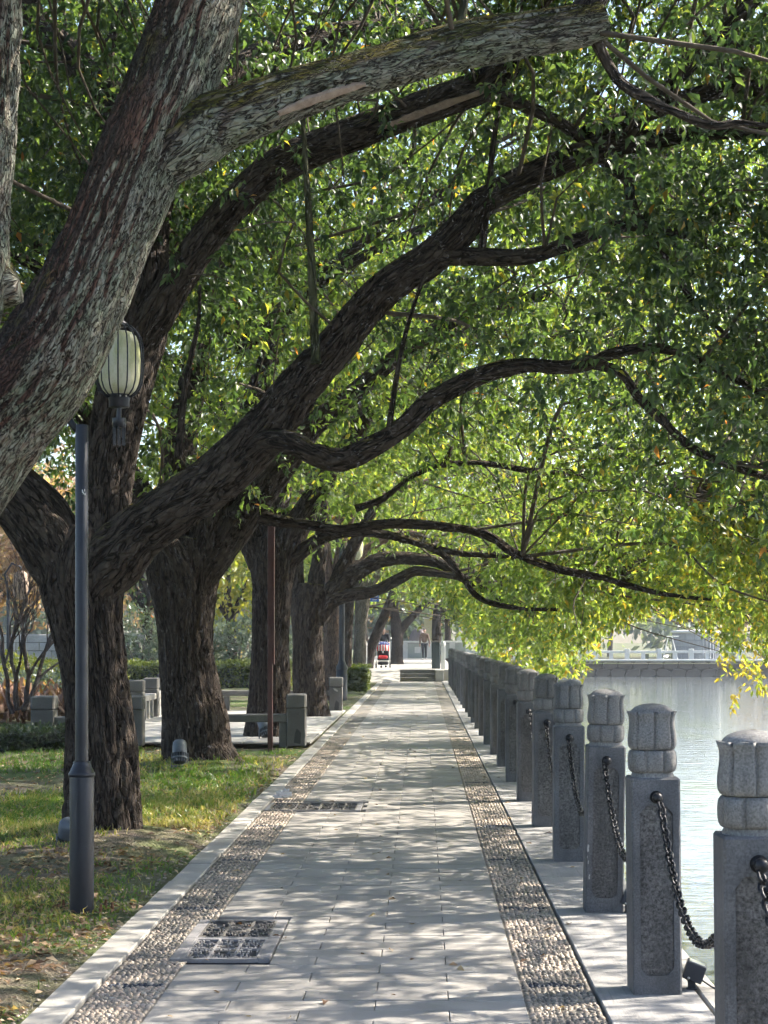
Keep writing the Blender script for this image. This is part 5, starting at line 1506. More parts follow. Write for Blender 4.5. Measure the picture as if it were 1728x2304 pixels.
# background trees of the park
def park_tree(lab, x, y, h, rx, mat, n, L0, seed, tone=0, name='park_tree', zc=.62, group='park trees in the background', stemmat=BARK, r=.2):
    t = tag(empty(name), lab, 'tree', group)
    rr = np.random.default_rng(seed)
    boxes = [(x, y, h * zc, rx, rx, h * (1 - zc) * 1.0)]
    for k in range(9):
        a = rr.random() * 6.28; q = rx * (.45 + .35 * rr.random())
        s = rx * (.35 + .2 * rr.random())
        boxes.append((x + q * math.cos(a), y + q * math.sin(a), h * (zc + .3 * (rr.random() - .5)), s, s, s * .75))
    leafball(name, None, t, mat, n, L0, boxes, seed, .2, .5, .35, tone, .5, 'crown')
    limb('trunk', [(x, y, -.1, r * 1.3), (x + .1, y, h * .2, r), (x - .1, y, h * .45, r * .75), (x, y, h * .75, r * .3)], stemmat, t, 16, .3, .01, seed)
    for k in range(4):
        a = 1.6 * k + rr.random()
        limb('limb', [(x, y, h * .3, r * .5), (x + rx * .35 * math.cos(a), y + rx * .35 * math.sin(a), h * .5, r * .35), (x + rx * .7 * math.cos(a), y + rx * .7 * math.sin(a), h * .62, r * .12)], stemmat, t, 8, .4, .004, seed + k)
DG = LEAF_NEAR
specs = [(-20, 47, 12, 5, DG, .24, 'tall evergreen tree behind the bare tree', 0), (-10, 66, 8, 3.2, DG, .24, 'evergreen tree rising behind the bluish shrubs', .05), (-13, 68, 9, 3.5, PINKB, .28, 'pinkish brown tree behind the bluish shrub', 0), (-17, 70, 7, 3.5, PINKB, .28, 'pinkish brown tree farther left behind the pale wall', .1), (-8, 76, 7.5, 3.2, YELB, .28, 'yellow-green tree seen between third and fourth trunks', -.1), (-20, 58, 12, 5.5, DG, .28, 'dark evergreen tree far left behind the pale wall', -.05), (-5.5, 92, 11, 4.5, LEAF_BACKLIT, .34, 'light green tree beyond the platform, left of the path', 0), (-12, 98, 14, 6, DG, .4, 'large dark tree far behind the yellow-green tree', 0), (-24, 90, 15, 7, DG, .4, 'large dark tree at the far left horizon', 0), (1.5, 112, 11, 5, YELB, .42, 'yellowish tree straight behind the platform', -.05), (-5, 118, 13, 6, DG, .45, 'dark tree closing the view beyond the platform', .05), (7.5, 124, 10, 4.8, LEAF_BACKLIT, .42, 'light green tree on the far bank above the row of posts', 0), (3.6, 105, 7.5, 2.6, LEAF_BACKLIT, .36, 'green tree at the end of the post row over the lake', 0)]
for k, (x, y, h, rx, mt, L0, lab, tone) in enumerate(specs):
    park_tree(lab, x, y, h, rx, mt, int(5200 + 1500 * (rx - 3)) if L0 > .2 else 11000, L0, 400 + k, tone)
def wood():
    t = tag(empty('far_wood'), 'hazy belt of trees closing the horizon behind the park', 'wood', kind='stuff')
    rr = np.random.default_rng(77)
    for nm, mt, y0, n, sd in (('crowns', LEAF_NEAR, 150, 15000, 1), ('crowns', PINKB, 142, 5000, 2), ('crowns', BLUEB, 136, 13000, 3)):
        bx = [(-95 + 97 * rr.random(), y0 + 8 * rr.random(), 2.5 + 6.5 * rr.random() * (1 if sd < 2 else .5), 3.5 + 2 * rr.random(), 3, 2.6 + 1.6 * rr.random()) for k in range(46)]
        if sd == 3: bx += [(4 + 60 * rr.random(), 140 + 14 * rr.random(), 1.2 + 2.6 * rr.random(), 2.6, 2, 1.6) for k in range(34)]
        leafball('far_wood', None, t, mt, n, .85, bx, 700 + sd, .2, .55, .4, 0, .5, nm)
wood()
# pale stone wall and lantern far left
M_PALE = simple('pale_wall_stone', (.33, .33, .35), (.45, .44, .45), 3, .85, .3, .004, 30)
t = tag(empty('garden_wall', (-13.6, 62, 0)), 'pale grey coursed stone wall behind the bare tree', 'wall')
mb = MB(); mb.box((0, .2, .85), (8, .3, 1.7), .02); mb.build('backing', M_JOINT, t)
st = MB(); st.box((0, 0, 0), (.785, .12, .265), .015); stm = st.mesh('stone')
for j in range(6):
    for i in range(10):
        link('stone', stm, M_PALE, t, (-4 + .4 + .8 * i + (.4 if j % 2 else 0) - .2, .02 + random.uniform(-.012, .012), .15 + .28 * j))
x, Y = -11.35, 50.0
t = tag(empty('lamp_post', (x, Y, 0)), 'distant lantern lamp at the far left among bare stems', 'lamp post', 'lamp posts beside the path')
mb = MB(); mb.lathe([(.08, 0), (.08, .8), (.05, .9), (.045, 2.9)], 14); mb.build('pole', M_BLUEBLK, t)
mb = MB(); mb.lathe([(.10, 2.6), (.2, 2.75), (.22, 3.0), (.2, 3.3), (.08, 3.4)], 16, Matrix.Translation((.35, 0, 0))); mb.build('lantern', M_SCAR, t)
mb = MB(); mb.path([(0, 0, 2.85), (-.1, 0, 3.3), (.1, 0, 3.6), (.35, 0, 3.5), (.35, 0, 3.4)], .03, 8); mb.build('arm', M_BLUEBLK, t)

# ================================================================== PLATFORM FURNITURE
M_PWHITE = simple('white_stone', (.55, .55, .54), (.66, .65, .63), 4, .7, .2, .003, 40)
for k, (pxx, Y, hh, lab) in enumerate(((817, 68.6, 1.0, 'white stone railing post left of the ramp, rear one'), (821, 67.9, 1.05, 'white stone railing post left of the ramp, front one'), (997, 68.3, 1.05, 'white stone railing post at the right end of the steps'))):
    t = tag(empty('railing_post', ((pxx - VX) / FOC * Y, Y, PLZ - .01)), lab, 'stone post', 'white railing posts on the platform')
    mb = MB(); mb.box((0, 0, hh * .41), (.16, .16, hh * .82), .012); mb.build('shaft', M_PWHITE, t)
    mb = MB(); mb.lathe([(.06, hh * .82), (.09, hh * .86), (.09, hh * .94), (.05, hh)], 16); mb.build('finial', M_PWHITE, t)
t = tag(empty('dark_cabinet', ((981 - VX) / FOC * 69.5, 69.5, PLZ - .005)), 'dark green metal cabinet at the right edge of the platform', 'cabinet')
mb = MB(); mb.box((0, 0, .5), (.33, .9, 1.0), .03); mb.build('body', simple('cabinet_green', (.03, .045, .05), (.045, .06, .065), 5, .5, .2, .003, 40), t)
mb = MB(); mb.box((0, 0, 1.03), (.37, .94, .06), .025); mb.build('roof', M_BLOCK, t)
t = tag(empty('pale_parapet', (0, 108, PLZ)), 'low pale wall with white posts behind the walking person', 'wall')
mb = MB(); mb.box((0, 0, .45), (5.2, .2, .9), .01); mb.build('panel', simple('parapet_grey', (.30, .33, .31), (.42, .44, .41), 1.5), t)
for i in range(4):
    mb = MB(); mb.box((-2.4 + 1.4 * i, -.14, .5), (.32, .1, 1.0), .01); mb.build('pier', M_PWHITE, t)
mb = MB(); mb.box((0, -.05, .98), (5.3, .4, .12), .02); mb.build('coping', M_PWHITE, t)
mb = MB(); mb.box((-.25, -.11, .5), (.35, .02, .35), .005); mb.build('relief', M_PWHITE, t)
def rock(lab, loc, s, seed):
    bm = bmesh.new(); bmesh.ops.create_icosphere(bm, subdivisions=3, radius=1)
    co = np.array([v.co[:] for v in bm.verts]); q = vnoise(co * 1.5 + seed, seed)
    for v, a in zip(bm.verts, q): v.co = Vector((v.co.x * s[0], v.co.y * s[1], v.co.z * s[2])) * (.75 + .5 * a)
    me = bpy.data.meshes.new('boulder'); bm.to_mesh(me); bm.free()
    o = link('boulder', me, simple('boulder_purple', (.20, .17, .19), (.30, .26, .28), 2, .9, .6, .02, 12), None, loc)
    tag(o, lab, 'boulder')
rock('mauve boulder behind the pale parapet', (-.1, 114, 1.1), (.62, .6, 1.2), 9)
t = tag(empty('gate_pillar', ((964 - VX) / FOC * 112, 112, 0)), 'pale yellow pillar behind the walking person', 'pillar')
mb = MB(); mb.box((0, 0, 1.4), (.55, .5, 2.8), .02); mb.build('shaft', simple('pale_yellow_stone', (.42, .38, .24), (.5, .46, .30), 3), t)
mb = MB(); mb.box((0, 0, 2.86), (.7, .62, .12), .02); mb.build('cap', M_PWHITE, t)

# ================================================================== PEOPLE AND STROLLER
M_SKIN = simple('skin', (.38, .23, .17), (.44, .28, .21), 6, .55, .05, .001, 50)
M_HAIRG = simple('grey_hair', (.20, .20, .20), (.32, .31, .30), 20, .8, .3, .003, 80)
M_HAIRD = simple('dark_hair', (.012, .011, .012), (.025, .022, .022), 20, .7, .3, .003, 80)
M_TAN = simple('tan_jacket', (.10, .065, .045), (.15, .10, .07), 8, .85, .3, .004, 50)
M_DARKC = simple('dark_cloth', (.012, .013, .018), (.025, .026, .032), 8, .9, .3, .004, 50)
M_SHOE = simple('pale_shoe', (.35, .33, .31), (.45, .43, .40), 8, .7, .2, .003, 50)
def skin_body(name, joints, edges, mat, parent, root=0):
    me = bpy.data.meshes.new(name)
    me.from_pydata([j[:3] for j in joints], edges, [])
    o = link(name, me, mat, parent)
    m = o.modifiers.new('skin', 'SKIN')
    m.use_smooth_shade = True
    s = o.modifiers.new('sub', 'SUBSURF'); s.levels = 2; s.render_levels = 2
    for v, j in zip(me.skin_vertices[0].data, joints):
        v.radius = (j[3], j[4] if len(j) > 4 else j[3]); v.use_root = False
    me.skin_vertices[0].data[root].use_root = True
    return o
def hand_pts(J, E, wrist, d, curl, s=1.0):
    """palm and five short finger chains"""
    w0 = len(J) - 1 if wrist is None else wrist
    base = Vector(J[w0][:3]); d = Vector(d).normalized()
    side = d.cross(Vector((0, 0, 1)));
    if side.length < .2: side = Vector((1, 0, 0))
    side.normalize()
    up = side.cross(d)
    palm = base + d * .05 * s
    J.append((*palm, .020, .028)); pi = len(J) - 1; E.append((w0, pi))
    for k, (off, ln) in enumerate(((-.030, .065), (-.010, .078), (.010, .074), (.028, .058))):
        a = palm + side * off * s + d * .045 * s; b = a + (d + up * curl * .4).normalized() * ln * .5 * s; c = b + (d + up * curl * 1.4).normalized() * ln * .5 * s
        i0 = len(J); J += [(*a, .0095), (*b, .0085), (*c, .0075)]; E += [(pi, i0), (i0, i0 + 1), (i0 + 1, i0 + 2)]
    a = base + d * .03 * s + side * -.035 * s; b = a + (d * .6 - side * .7).normalized() * .035 * s; c = b + (d - side * .2).normalized() * .03 * s
    i0 = len(J); J += [(*a, .011), (*b, .010), (*c, .008)]; E += [(pi, i0), (i0, i0 + 1), (i0 + 1, i0 + 2)]
def head(parent, loc, hair, yaw=0.0, cap=False):
    h = empty('head'); h.parent = parent; h.location = loc; h.rotation_euler = (0, 0, yaw)
    bm = bmesh.new(); bmesh.ops.create_uvsphere(bm, u_segments=28, v_segments=20, radius=1)
    for v in bm.verts:
        x, y, z = v.co
        jaw = 1 - .28 * max(0, -z) ** 1.3
        v.co = Vector((x * .076 * jaw, y * .096 * (1 - .12 * max(0, -z)) , z * .115))
        if y < -.5 and -.35 < z < .1: v.co.y -= .018 * math.exp(-(x / .16) ** 2) * (1 - abs(z + .12) / .25 if abs(z + .12) < .25 else 0)
        if y < -.6 and .08 < z < .28: v.co.y += .006 * math.exp(-((abs(x) - .42) / .16) ** 2)
    me = bpy.data.meshes.new('face'); bm.to_mesh(me); bm.free(); me.polygons.foreach_set('use_smooth', [True] * len(me.polygons))
    link('face', me, M_SKIN, h)
    for s in (-1, 1):
        mb = MB(); mb.lathe([(.0005, -.02), (.014, -.014), (.017, 0), (.012, .016), (.0005, .022)], 12, Matrix.Translation((s * .078, .008, 0)) @ Matrix.Scale(.45, 4, (1, 0, 0))); mb.build('ear', M_SKIN, h)
        mb = MB(); mb.lathe([(.0005, -.007), (.009, 0), (.0005, .007)], 10, Matrix.Translation((s * .031, -.083, .012)) @ Matrix.Scale(.5, 4, (0, 1, 0))); mb.build('eye', M_DARKC, h)
    mb = MB(); mb.box((0, -.087, -.052), (.042, .008, .008), .003); mb.build('mouth', simple('lips', (.25, .10, .08), (.3, .13, .11), 10), h)
    bm = bmesh.new(); bmesh.ops.create_uvsphere(bm, u_segments=24, v_segments=16, radius=1)
    dele = [v for v in bm.verts if (v.co.z < .22 and v.co.y < .05) or v.co.z < -.35]
    bmesh.ops.delete(bm, geom=dele, context='VERTS')
    for v in bm.verts: v.co = Vector((v.co.x * .084, v.co.y * .104 + .004, v.co.z * .122 + .004))
    me = bpy.data.meshes.new('hair'); bm.to_mesh(me); bm.free(); me.polygons.foreach_set('use_smooth', [True] * len(me.polygons))
    link('hair', me, hair, h)

# walking person in a tan jacket
wx = (955 - VX) / FOC * 99
wp = tag(empty('person', (wx, 99.0, PLZ + .005)), 'person in a tan jacket and dark trousers walking on the platform', 'person')
J = [(0, 0, .93, .135, .10), (0, 0, 1.08, .15, .11), (0, 0, 1.28, .165, .115), (0, 0, 1.40, .13, .10), (0, 0, 1.47, .06, .06),
     (-.17, 0, 1.38, .072), (-.235, .02, 1.10, .058), (-.245, -.06, .87, .042), (.17, 0, 1.38, .072), (.25, 0, 1.10, .058), (.27, -.02, .86, .042)]
E = [(0, 1), (1, 2), (2, 3), (3, 4), (3, 5), (5, 6), (6, 7), (3, 8), (8, 9), (9, 10)]
skin_body('jacket', J, E, M_TAN, wp)
J = [(0, 0, .92, .14, .10), (-.085, -.02, .84, .098), (-.085, -.09, .48, .068), (-.08, -.05, .10, .048), (.085, .02, .84, .098), (.088, .04, .48, .068), (.085, .16, .12, .048)]
skin_body('trousers', J, [(0, 1), (1, 2), (2, 3), (0, 4), (4, 5), (5, 6)], M_DARKC, wp)
for s, (x, y, z) in enumerate(((-.08, -.10, .035), (.085, .13, .055))):
    mb = MB(); mb.box((x, y, z), (.09, .25, .07), .025); mb.build('shoe', M_SHOE, wp)
for x, y in ((-.245, -.065), (.27, -.025)):
    J = [(x, y, .88, .030)]; E = []
    hand_pts(J, E, 0, (0, -.15, -1), .5); skin_body('hand', J, E, M_SKIN, wp)
mb = MB(); mb.lathe([(.05, 1.43), (.045, 1.53)], 14); mb.build('neck', M_SKIN, wp)
head(wp, (0, -.02, 1.60), M_HAIRD)

# person pushing the stroller
SY = 71.0
px_ = (862 - VX) / FOC * SY
pp = tag(empty('person', (px_, SY + .75, PLZ + .005)), 'grey-haired person in black bending over and pushing the stroller', 'person')
J = [(0, .12, .85, .14, .11), (0, .08, 1.02, .15, .12), (0, -.05, 1.20, .165, .12), (0, -.14, 1.30, .12, .10), (0, -.19, 1.36, .06, .06),
     (-.17, -.12, 1.28, .07), (-.23, -.22, 1.05, .055), (-.22, -.45, 1.00, .042), (.17, -.12, 1.28, .07), (.23, -.22, 1.05, .055), (.22, -.45, 1.00, .042)]
E = [(0, 1), (1, 2), (2, 3), (3, 4), (3, 5), (5, 6), (6, 7), (3, 8), (8, 9), (9, 10)]
skin_body('coat', J, E, M_DARKC, pp)
J = [(0, .12, .84, .14, .10), (-.09, .1, .76, .095), (-.09, .0, .42, .066), (-.085, .03, .08, .047), (.09, .14, .76, .095), (.09, .16, .42, .066), (.085, .28, .10, .047)]
skin_body('trousers', J, [(0, 1), (1, 2), (2, 3), (0, 4), (4, 5), (5, 6)], M_DARKC, pp)
for x, y, z in ((-.085, -.02, .035), (.085, .24, .045)):
    mb = MB(); mb.box((x, y, z), (.09, .25, .07), .025); mb.build('shoe', M_DARKC, pp)
for x in (-.22, .22):
    J = [(x, -.46, .995, .030)]; E = []
    hand_pts(J, E, 0, (0, -1, -.1), -1.0); skin_body('hand', J, E, M_SKIN, pp)
mb = MB(); mb.lathe([(.05, 0), (.045, .12)], 14, Matrix.Translation((0, -.17, 1.32)) @ Matrix.Rotation(math.radians(25), 4, 'X')); mb.build('neck', M_SKIN, pp)
head(pp, (0, -.24, 1.47), M_HAIRG)
st = tag(empty('stroller', (px_, SY, PLZ + .005)), 'stroller with a blue starred and red striped canopy and a red blanket', 'stroller')
M_NAVY = simple('navy_fabric', (.02, .035, .14), (.03, .05, .18), 8, .8, .2, .003, 60)
M_REDF = simple('red_fabric', (.55, .03, .035), (.62, .05, .05), 8, .8, .2, .003, 60)
M_WHF = simple('white_fabric', (.68, .68, .68), (.75, .75, .74), 8, .8, .2, .003, 60)
def canopy_band(a0, a1, x0, x1, n=6, r=.30, zc=.66, yc=.02):
    vs, fs = [], []
    for i in range(n + 1):
        a = a0 + (a1 - a0) * i / n
        for x in (x0, x1):
            bulge = 1 - .25 * (abs(x) / .25) ** 3
            vs.append((x, yc - r * math.cos(a) * bulge, zc + .36 * math.sin(a) * (1 - .18 * (abs(x) / .25) ** 2.5)))
    for i in range(n): fs.append((2 * i, 2 * i + 1, 2 * i + 3, 2 * i + 2))
    return vs, fs
mb = MB(); v_, f_ = [], []
for k in range(10):
    a, b = -.25 + .05 * k, -.25 + .05 * (k + 1)
    mb.add(*canopy_band(.75, 2.7, a, b, 10), True)
mb.build('canopy', M_NAVY, st)
for k in range(9):
    mb = MB(); mb.add(*canopy_band(.02, .74, -.243 + .054 * k, -.243 + .054 * (k + 1), 5, .305), True)
    mb.build('stripe', M_REDF if k % 2 == 0 else M_WHF, st)
mb = MB(); mb.add(*canopy_band(.72, .80, -.25, .25, 2, .315), True); mb.build('canopy_trim', M_WHF, st)
for (x, a) in ((-.15, 1.0), (-.05, 1.25), (.06, .98), (.15, 1.3), (-.12, 1.5), (.1, 1.65), (0, 1.9), (.17, 1.0), (-.2, 1.2)):
    c = Vector((x, .02 - .312 * math.cos(a), .66 + .37 * math.sin(a) * (1 - .18 * (abs(x) / .25) ** 2.5)))
    nrm = Vector((0, -math.cos(a), math.sin(a)))
    M = Matrix.Translation(c + nrm * .006) @ nrm.to_track_quat('Z', 'Y').to_matrix().to_4x4()
    vs = [((.034 if i % 2 == 0 else .014) * math.cos(math.pi * i / 5 + .3), (.034 if i % 2 == 0 else .014) * math.sin(math.pi * i / 5 + .3), 0) for i in range(10)]
    mb = MB(); mb.add(vs + [(0, 0, .003)], [(i, (i + 1) % 10, 10) for i in range(10)], False, M); mb.build('star', M_WHF, st)
mb = MB(); mb.box((0, .10, .52), (.44, .06, .46), .03); mb.build('seat_back', M_DARKC, st)
mb = MB(); mb.box((0, -.06, .36), (.44, .32, .06), .02); mb.build('seat', M_DARKC, st)
mb = MB(); mb.box((0, -.16, .42), (.36, .24, .12), .05); mb.build('blanket', M_REDF, st)
mb = MB(); mb.box((0, -.30, .27), (.42, .12, .05), .015); mb.build('footrest', M_PWHITE, st)
mb = MB(); mb.box((0, .0, .18), (.40, .45, .12), .03); mb.build('basket', M_DARKC, st)
mb = MB(); mb.box((0, -.29, .62), (.07, .02, .09), .008); mb.build('label', M_PWHITE, st)
for s in (-1, 1):
    mb = MB(); mb.path([(s * .25, -.34, .16), (s * .25, -.28, .36), (s * .25, -.05, .62), (s * .25, .24, .92), (s * .25, .32, 1.0)], .014, 8); mb.build('side_tube', M_PWHITE, st)
    mb = MB(); mb.path([(s * .25, -.05, .62), (s * .26, .2, .3), (s * .27, .32, .14)], .014, 8); mb.build('side_tube', M_STEEL, st)
mb = MB(); mb.path([(-.25, .32, 1.0), (-.1, .36, 1.02), (.1, .36, 1.02), (.25, .32, 1.0)], .016, 8); mb.build('handle', M_DARKC, st)
for x in (-.27, .27):
    for y, r in ((-.34, .085), (.34, .12)):
        wh = empty('wheel'); wh.parent = st; wh.location = (x, y, r); wh.rotation_euler = (0, math.radians(90), 0)
        mb = MB(); mb.lathe([(r * .78, -.018), (r * .95, -.02), (r, 0), (r * .95, .02), (r * .78, .018)], 24); mb.build('tyre', M_DARKC, wh)
        mb = MB(); mb.lathe([(r * .2, -.02), (r * .78, -.012), (r * .78, .012), (r * .2, .02)], 24); mb.build('rim', M_STEEL, wh)

# ================================================================== FAR BANK
M_BANK = simple('bank_masonry', (.22, .21, .21), (.34, .32, .31), 1.2, .85, .5, .02, 5)
t = tag(empty('bank_wall', (30, 120.4, 0)), 'grey masonry retaining wall of the far lake bank', 'wall')
mb = MB(); mb.box((0, .6, -.45), (64, .8, 1.1), .02); mb.build('backing', M_JOINT, t)
rb = random.Random(3)
variants = []
for k in range(8):
    a = [(-.5 + rb.uniform(-.1, .1), -.3 + rb.uniform(-.06, .06)), (.0 + rb.uniform(-.2, .2), -.34), (.48 + rb.uniform(-.1, .1), -.26), (.5, .1 + rb.uniform(-.1, .15)), (.2, .3), (-.35, .3 + rb.uniform(-.05, .05)), (-.55, .05)]
    mb = MB(); mb.add([(x * .95, 0, z * .95) for x, z in a] + [(x * .88, -.05, z * .88) for x, z in a] , [tuple(range(7, 14))[::-1]] + [(i, (i + 1) % 7, 7 + (i + 1) % 7, 7 + i) for i in range(7)]); variants.append(mb.mesh('stone'))
for j in range(2):
    for i in range(44):
        o = link('stone', rb.choice(variants), M_BANK, t, (-28 + 1.0 * i + (.5 if j else 0), .19, -.68 + .54 * j), (0, rb.uniform(-.15, .15), 0))
        o.scale = (.98, 1, .85)
mb = MB(); mb.box((0, .45, .16), (64, 1.0, .14), .02); mb.build('coping', M_PWHITE, t)
x = 3.0
k = 0
while x < 33:
    t = tag(empty('bank_railing', (x, 120.7, .23)), 'pale stone railing bay of the far bank, number %d from the post row' % (k + 1), 'railing', 'railing bays of the far bank')
    mb = MB(); mb.box((0, 0, .34), (.32, .3, .70), .02); mb.build('post', M_PWHITE, t)
    mb = MB(); mb.box((1.06, 0, .48), (1.79, .22, .16), .015); mb.build('rail', M_PWHITE, t)
    mb = MB(); mb.box((1.06, 0, .2), (.26, .2, .40), .01); mb.build('support', M_PWHITE, t)
    x += 2.12; k += 1
RAIL_WORDS = ORD
for o in [o for o in bpy.data.objects if o.name.startswith('bank_railing')]:
    i = int(round((o.location.x - 3.0) / 2.12))
    o['label'] = 'pale stone railing bay on the far bank, %s counted from the post row' % ORD[i].replace('nearest', 'first').replace('farthest', 'last')
# round stone drum behind the railing
dx_, dy_ = (1570 - VX) / FOC * 132, 133.0
t = tag(empty('stone_drum', (dx_, dy_, 0)), 'round grey stone drum building on the far bank', 'building')
M_DRUM = simple('drum_stone', (.26, .27, .30), (.36, .37, .40), 2, .8, .3, .01, 20, rnd=.12)
mb = MB(); mb.lathe([(1.62, 0), (1.62, 1.98)], 40); mb.build('core', M_JOINT, t)
R = 1.7
for j in range(4):
    n = 16
    for i in range(n):
        a0 = 2 * math.pi * (i + (.5 if j % 2 else 0)) / n
        vs, fs = [], []
        m = 3
        for ii in range(m + 1):
            a = a0 + (2 * math.pi / n * .97) * ii / m
            for rr_ in (1.6, R):
                for z in (.0, .475): vs.append((rr_ * math.cos(a), rr_ * math.sin(a), z))
        for ii in range(m):
            b = ii * 4
            fs += [(b + 2, b + 6, b + 7, b + 3), (b + 1, b + 3, b + 7, b + 5), (b, b + 4, b + 6, b + 2)]
        fs += [(0, 2, 3, 1), (m * 4, m * 4 + 1, m * 4 + 3, m * 4 + 2)]
        mb = MB(); mb.add(vs, fs); mb.build('block', M_DRUM, t, (0, 0, .5 * j + .01))
mb = MB(); mb.lathe([(1.75, 2.0), (1.82, 2.03), (1.82, 2.14), (1.7, 2.18), (.3, 2.25), (.0005, 2.26)], 40); mb.build('roof', M_PWHITE, t)
for i in range(12):
    a = -math.pi / 2 + .15 + .16 * i
    mb = MB(); mb.lathe([(.07, 0), (.07, 1.98)], 8, Matrix.Translation((1.72 * math.cos(a), 1.72 * math.sin(a), 0))); mb.build('pilaster', M_DRUM, t)
t = tag(empty('white_frame', ((1508 - VX) / FOC * 127, 127, 0)), 'white metal A-frame beside the stone drum on the far bank', 'frame')
for s in (-1, 1):
    mb = MB(); mb.rod((s * .55, 0, 0), (s * .12, .1, 1.75), .035); mb.build('leg', M_WHITE, t)
mb = MB(); mb.rod((-.25, .05, 1.75), (.6, .05, 1.75), .03); mb.rod((-.4, .05, .6), (.4, .05, .6), .025); mb.build('crossbar', M_WHITE, t)
for k, (x, y, h, rx, mt, lab) in enumerate(((12, 150, 7, 3.6, BLUEB, 'hazy bluish tree on the far bank, left of the drum'), (22, 155, 9, 4.5, BLUEB, 'hazy bluish tree on the far bank, right of the drum'), (17, 165, 11, 5, LEAF_BACKLIT, 'hazy green tree rising behind the stone drum'), (30, 160, 10, 5, PINKB, 'hazy pinkish tree on the far bank, outer right'), (38, 158, 9, 5, BLUEB, 'hazy bluish tree beyond the right picture edge'), (7.5, 165, 11, 5, PINKB, 'hazy pinkish tree behind the hanging branches'))):
    park_tree(lab, x, y, h, rx, mt, 4200, .5, 500 + k, .1, 'bank_tree', .58, 'trees on the far bank')

# ================================================================== GRASS AND LITTER
def grass():
    rng = np.random.default_rng(600)
    n = 80000
    Y = 6.5 + 19 * rng.random(n) ** .8
    X = -1.62 - rng.random(n) ** .9 * (Y * .245 - 1.0)
    dens = vnoise(np.stack([X * 1.1, Y * .75, 0 * X], -1), 31) * .75 + vnoise(np.stack([X * 4, Y * 3, 0 * X], -1), 32) * .35
    nearkerb = np.clip((-1.62 - X) / .35, 0, 1)
    want = (dens - .44) * 2.2 * (.35 + .65 * nearkerb) * np.clip((Y - 7.2) / 3.0, .12, 1)
    k = rng.random(n) < want
    X, Y = X[k], Y[k]; n = len(X)
    Z = lawn_h(X, Y)
    for (tx, ty, h, r) in ((-2.38, 13.67, .10, .75), (-2.55, 21.6, .13, .8), (-2.7, 7.7, .1, .9)):
        Z = Z + h * np.exp(-((X - tx) ** 2 + (Y - ty) ** 2) / r ** 2)
    p = np.stack([X, Y, Z - .005], -1)
    L = (.022 + .05 * rng.random(n)) * (1 + .4 * (Y > 14))
    d = unit(np.stack([rng.normal(0, .45, n), rng.normal(0, .45, n), np.ones(n)], -1))
    side = unit(np.cross(d, rng.normal(0, 1, (n, 3)))) * (.0022 + .0022 * rng.random(n) + .0001 * Y)[:, None]
    tip = p + d * L[:, None] + np.stack([rng.normal(0, .25, n), rng.normal(0, .25, n), -.1 * np.ones(n)], -1) * L[:, None]
    mid = p + d * L[:, None] * .55
    V = np.stack([p - side, p + side, mid + side * .8, mid - side * .8, tip], 1)
    F = np.array([(0, 1, 2), (0, 2, 3), (3, 2, 4)])
    F = (F[None] + (np.arange(n) * 5)[:, None, None]).reshape(-1, 3)
    me = npmesh('grass', V.reshape(-1, 3), F, True)
    dry = vnoise(np.stack([X * .9, Y * .5, 0 * X + 3], -1), 33)
    point_attr(me, 'lv', np.repeat(np.clip(rng.normal(.45, .2, n) + (dry - .40) * 1.1, 0, 1), 5), 'FLOAT')
    o = link('grass', me, leaf_mat('leaf_grass', [(0, (.035, .085, .012)), (.45, (.07, .14, .02)), (.72, (.14, .185, .035)), (.88, (.25, .22, .08)), (1, (.34, .28, .15))], .4, .45))
    tag(o, 'patchy short grass on the soil left of the path', 'grass', kind='stuff')
grass()
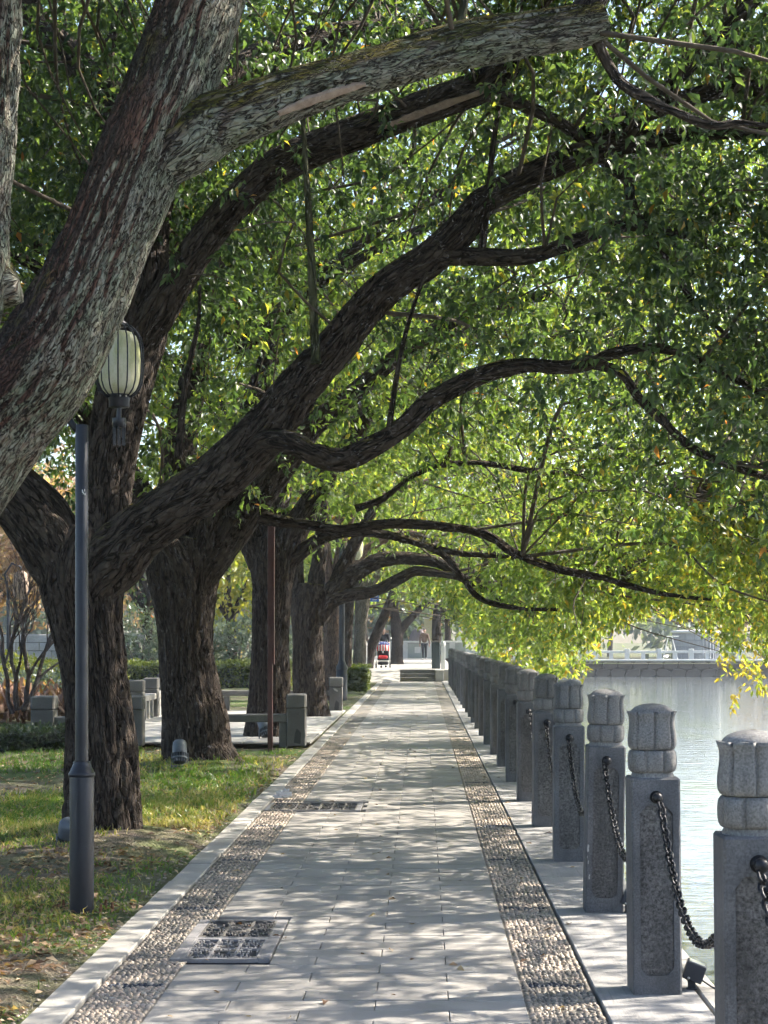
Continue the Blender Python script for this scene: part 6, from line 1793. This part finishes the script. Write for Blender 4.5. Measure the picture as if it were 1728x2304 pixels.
def litter():
    rng = np.random.default_rng(610)
    n = 13000
    Y = 6.6 + 20 * rng.random(n) ** 1.3
    X = -1.60 - rng.random(n) ** 1.0 * (Y * .245 - 1.0)
    k = rng.random(n) < np.clip(vnoise(np.stack([X * 1.3, Y * .9, 0 * X + 5], -1), 41) * 1.7 - .25, .05, 1)
    X, Y = X[k], Y[k]; n = len(X)
    Z = lawn_h(X, Y) + .012
    for (tx, ty, h, r) in ((-2.38, 13.67, .10, .75), (-2.55, 21.6, .13, .8), (-2.7, 7.7, .1, .9)):
        Z = Z + h * np.exp(-((X - tx) ** 2 + (Y - ty) ** 2) / r ** 2)
    # a few on the paving too
    m = 190
    X = np.r_[X, -1.3 + 2.4 * rng.random(m)]; Y = np.r_[Y, 7.2 + 40 * rng.random(m) ** 1.2]; Z = np.r_[Z, np.full(m, .006)]
    n = len(X)
    a = rng.random(n) * 6.28
    A = unit(np.stack([np.cos(a), np.sin(a), rng.normal(0, .22, n)], -1))
    N = unit(np.stack([rng.normal(0, .35, n), rng.normal(0, .35, n), np.ones(n)], -1))
    L = .028 + .045 * rng.random(n)
    V, F, kv = leaf_geo(np.stack([X, Y, Z], -1), A, N, L, L * .48)
    me = npmesh('leaf_litter', V, F, True)
    point_attr(me, 'lv', np.repeat(rng.random(n), kv), 'FLOAT')
    o = link('leaf_litter', me, leaf_mat('leaf_dead', [(0, (.07, .035, .02)), (.4, (.17, .10, .06)), (.75, (.30, .21, .13)), (1, (.42, .33, .22))], .2, .6))
    tag(o, 'dead brown leaves scattered over soil and paving', 'leaf litter', kind='stuff')
    # gravel in the bare soil
    n = 2600
    Y = 6.6 + 12 * rng.random(n) ** 1.3; X = -1.60 - rng.random(n) ** 1.6 * (Y * .24 - 1.0)
    Z = lawn_h(X, Y)
    s = .004 + .009 * rng.random(n) ** 2.5
    V = DV[None] * np.stack([s, s * (.7 + .5 * rng.random(n)), s * .7], -1)[:, None] + np.stack([X, Y, Z], -1)[:, None]
    F = (DF[None] + (np.arange(n) * len(DV))[:, None, None]).reshape(-1, 3)
    me = npmesh('gravel', V.reshape(-1, 3), F)
    point_attr(me, 'lv', np.repeat(.1 + .6 * rng.random(n), len(DV)), 'FLOAT')
    o = link('gravel', me, M_PEB); tag(o, 'small gravel in the bare soil beside the kerb', 'gravel', kind='stuff')
litter()

# ================================================================== HAZE
def haze():
    mb = MB(); mb.box((0, 100, 9), (300, 270, 28))
    n = NT('haze_air')
    n.t.nodes.remove(n.b)
    v = n.n('ShaderNodeVolumePrincipled')
    v.inputs['Color'].default_value = (.80, .88, 1.0, 1)
    v.inputs['Density'].default_value = .0006
    v.inputs['Anisotropy'].default_value = .3
    n.l(v.outputs[0], n.out.inputs['Volume'])
    o = mb.build('haze', n.m)
    tag(o, 'pale bluish morning haze over lake and park', 'haze', kind='stuff')
haze()
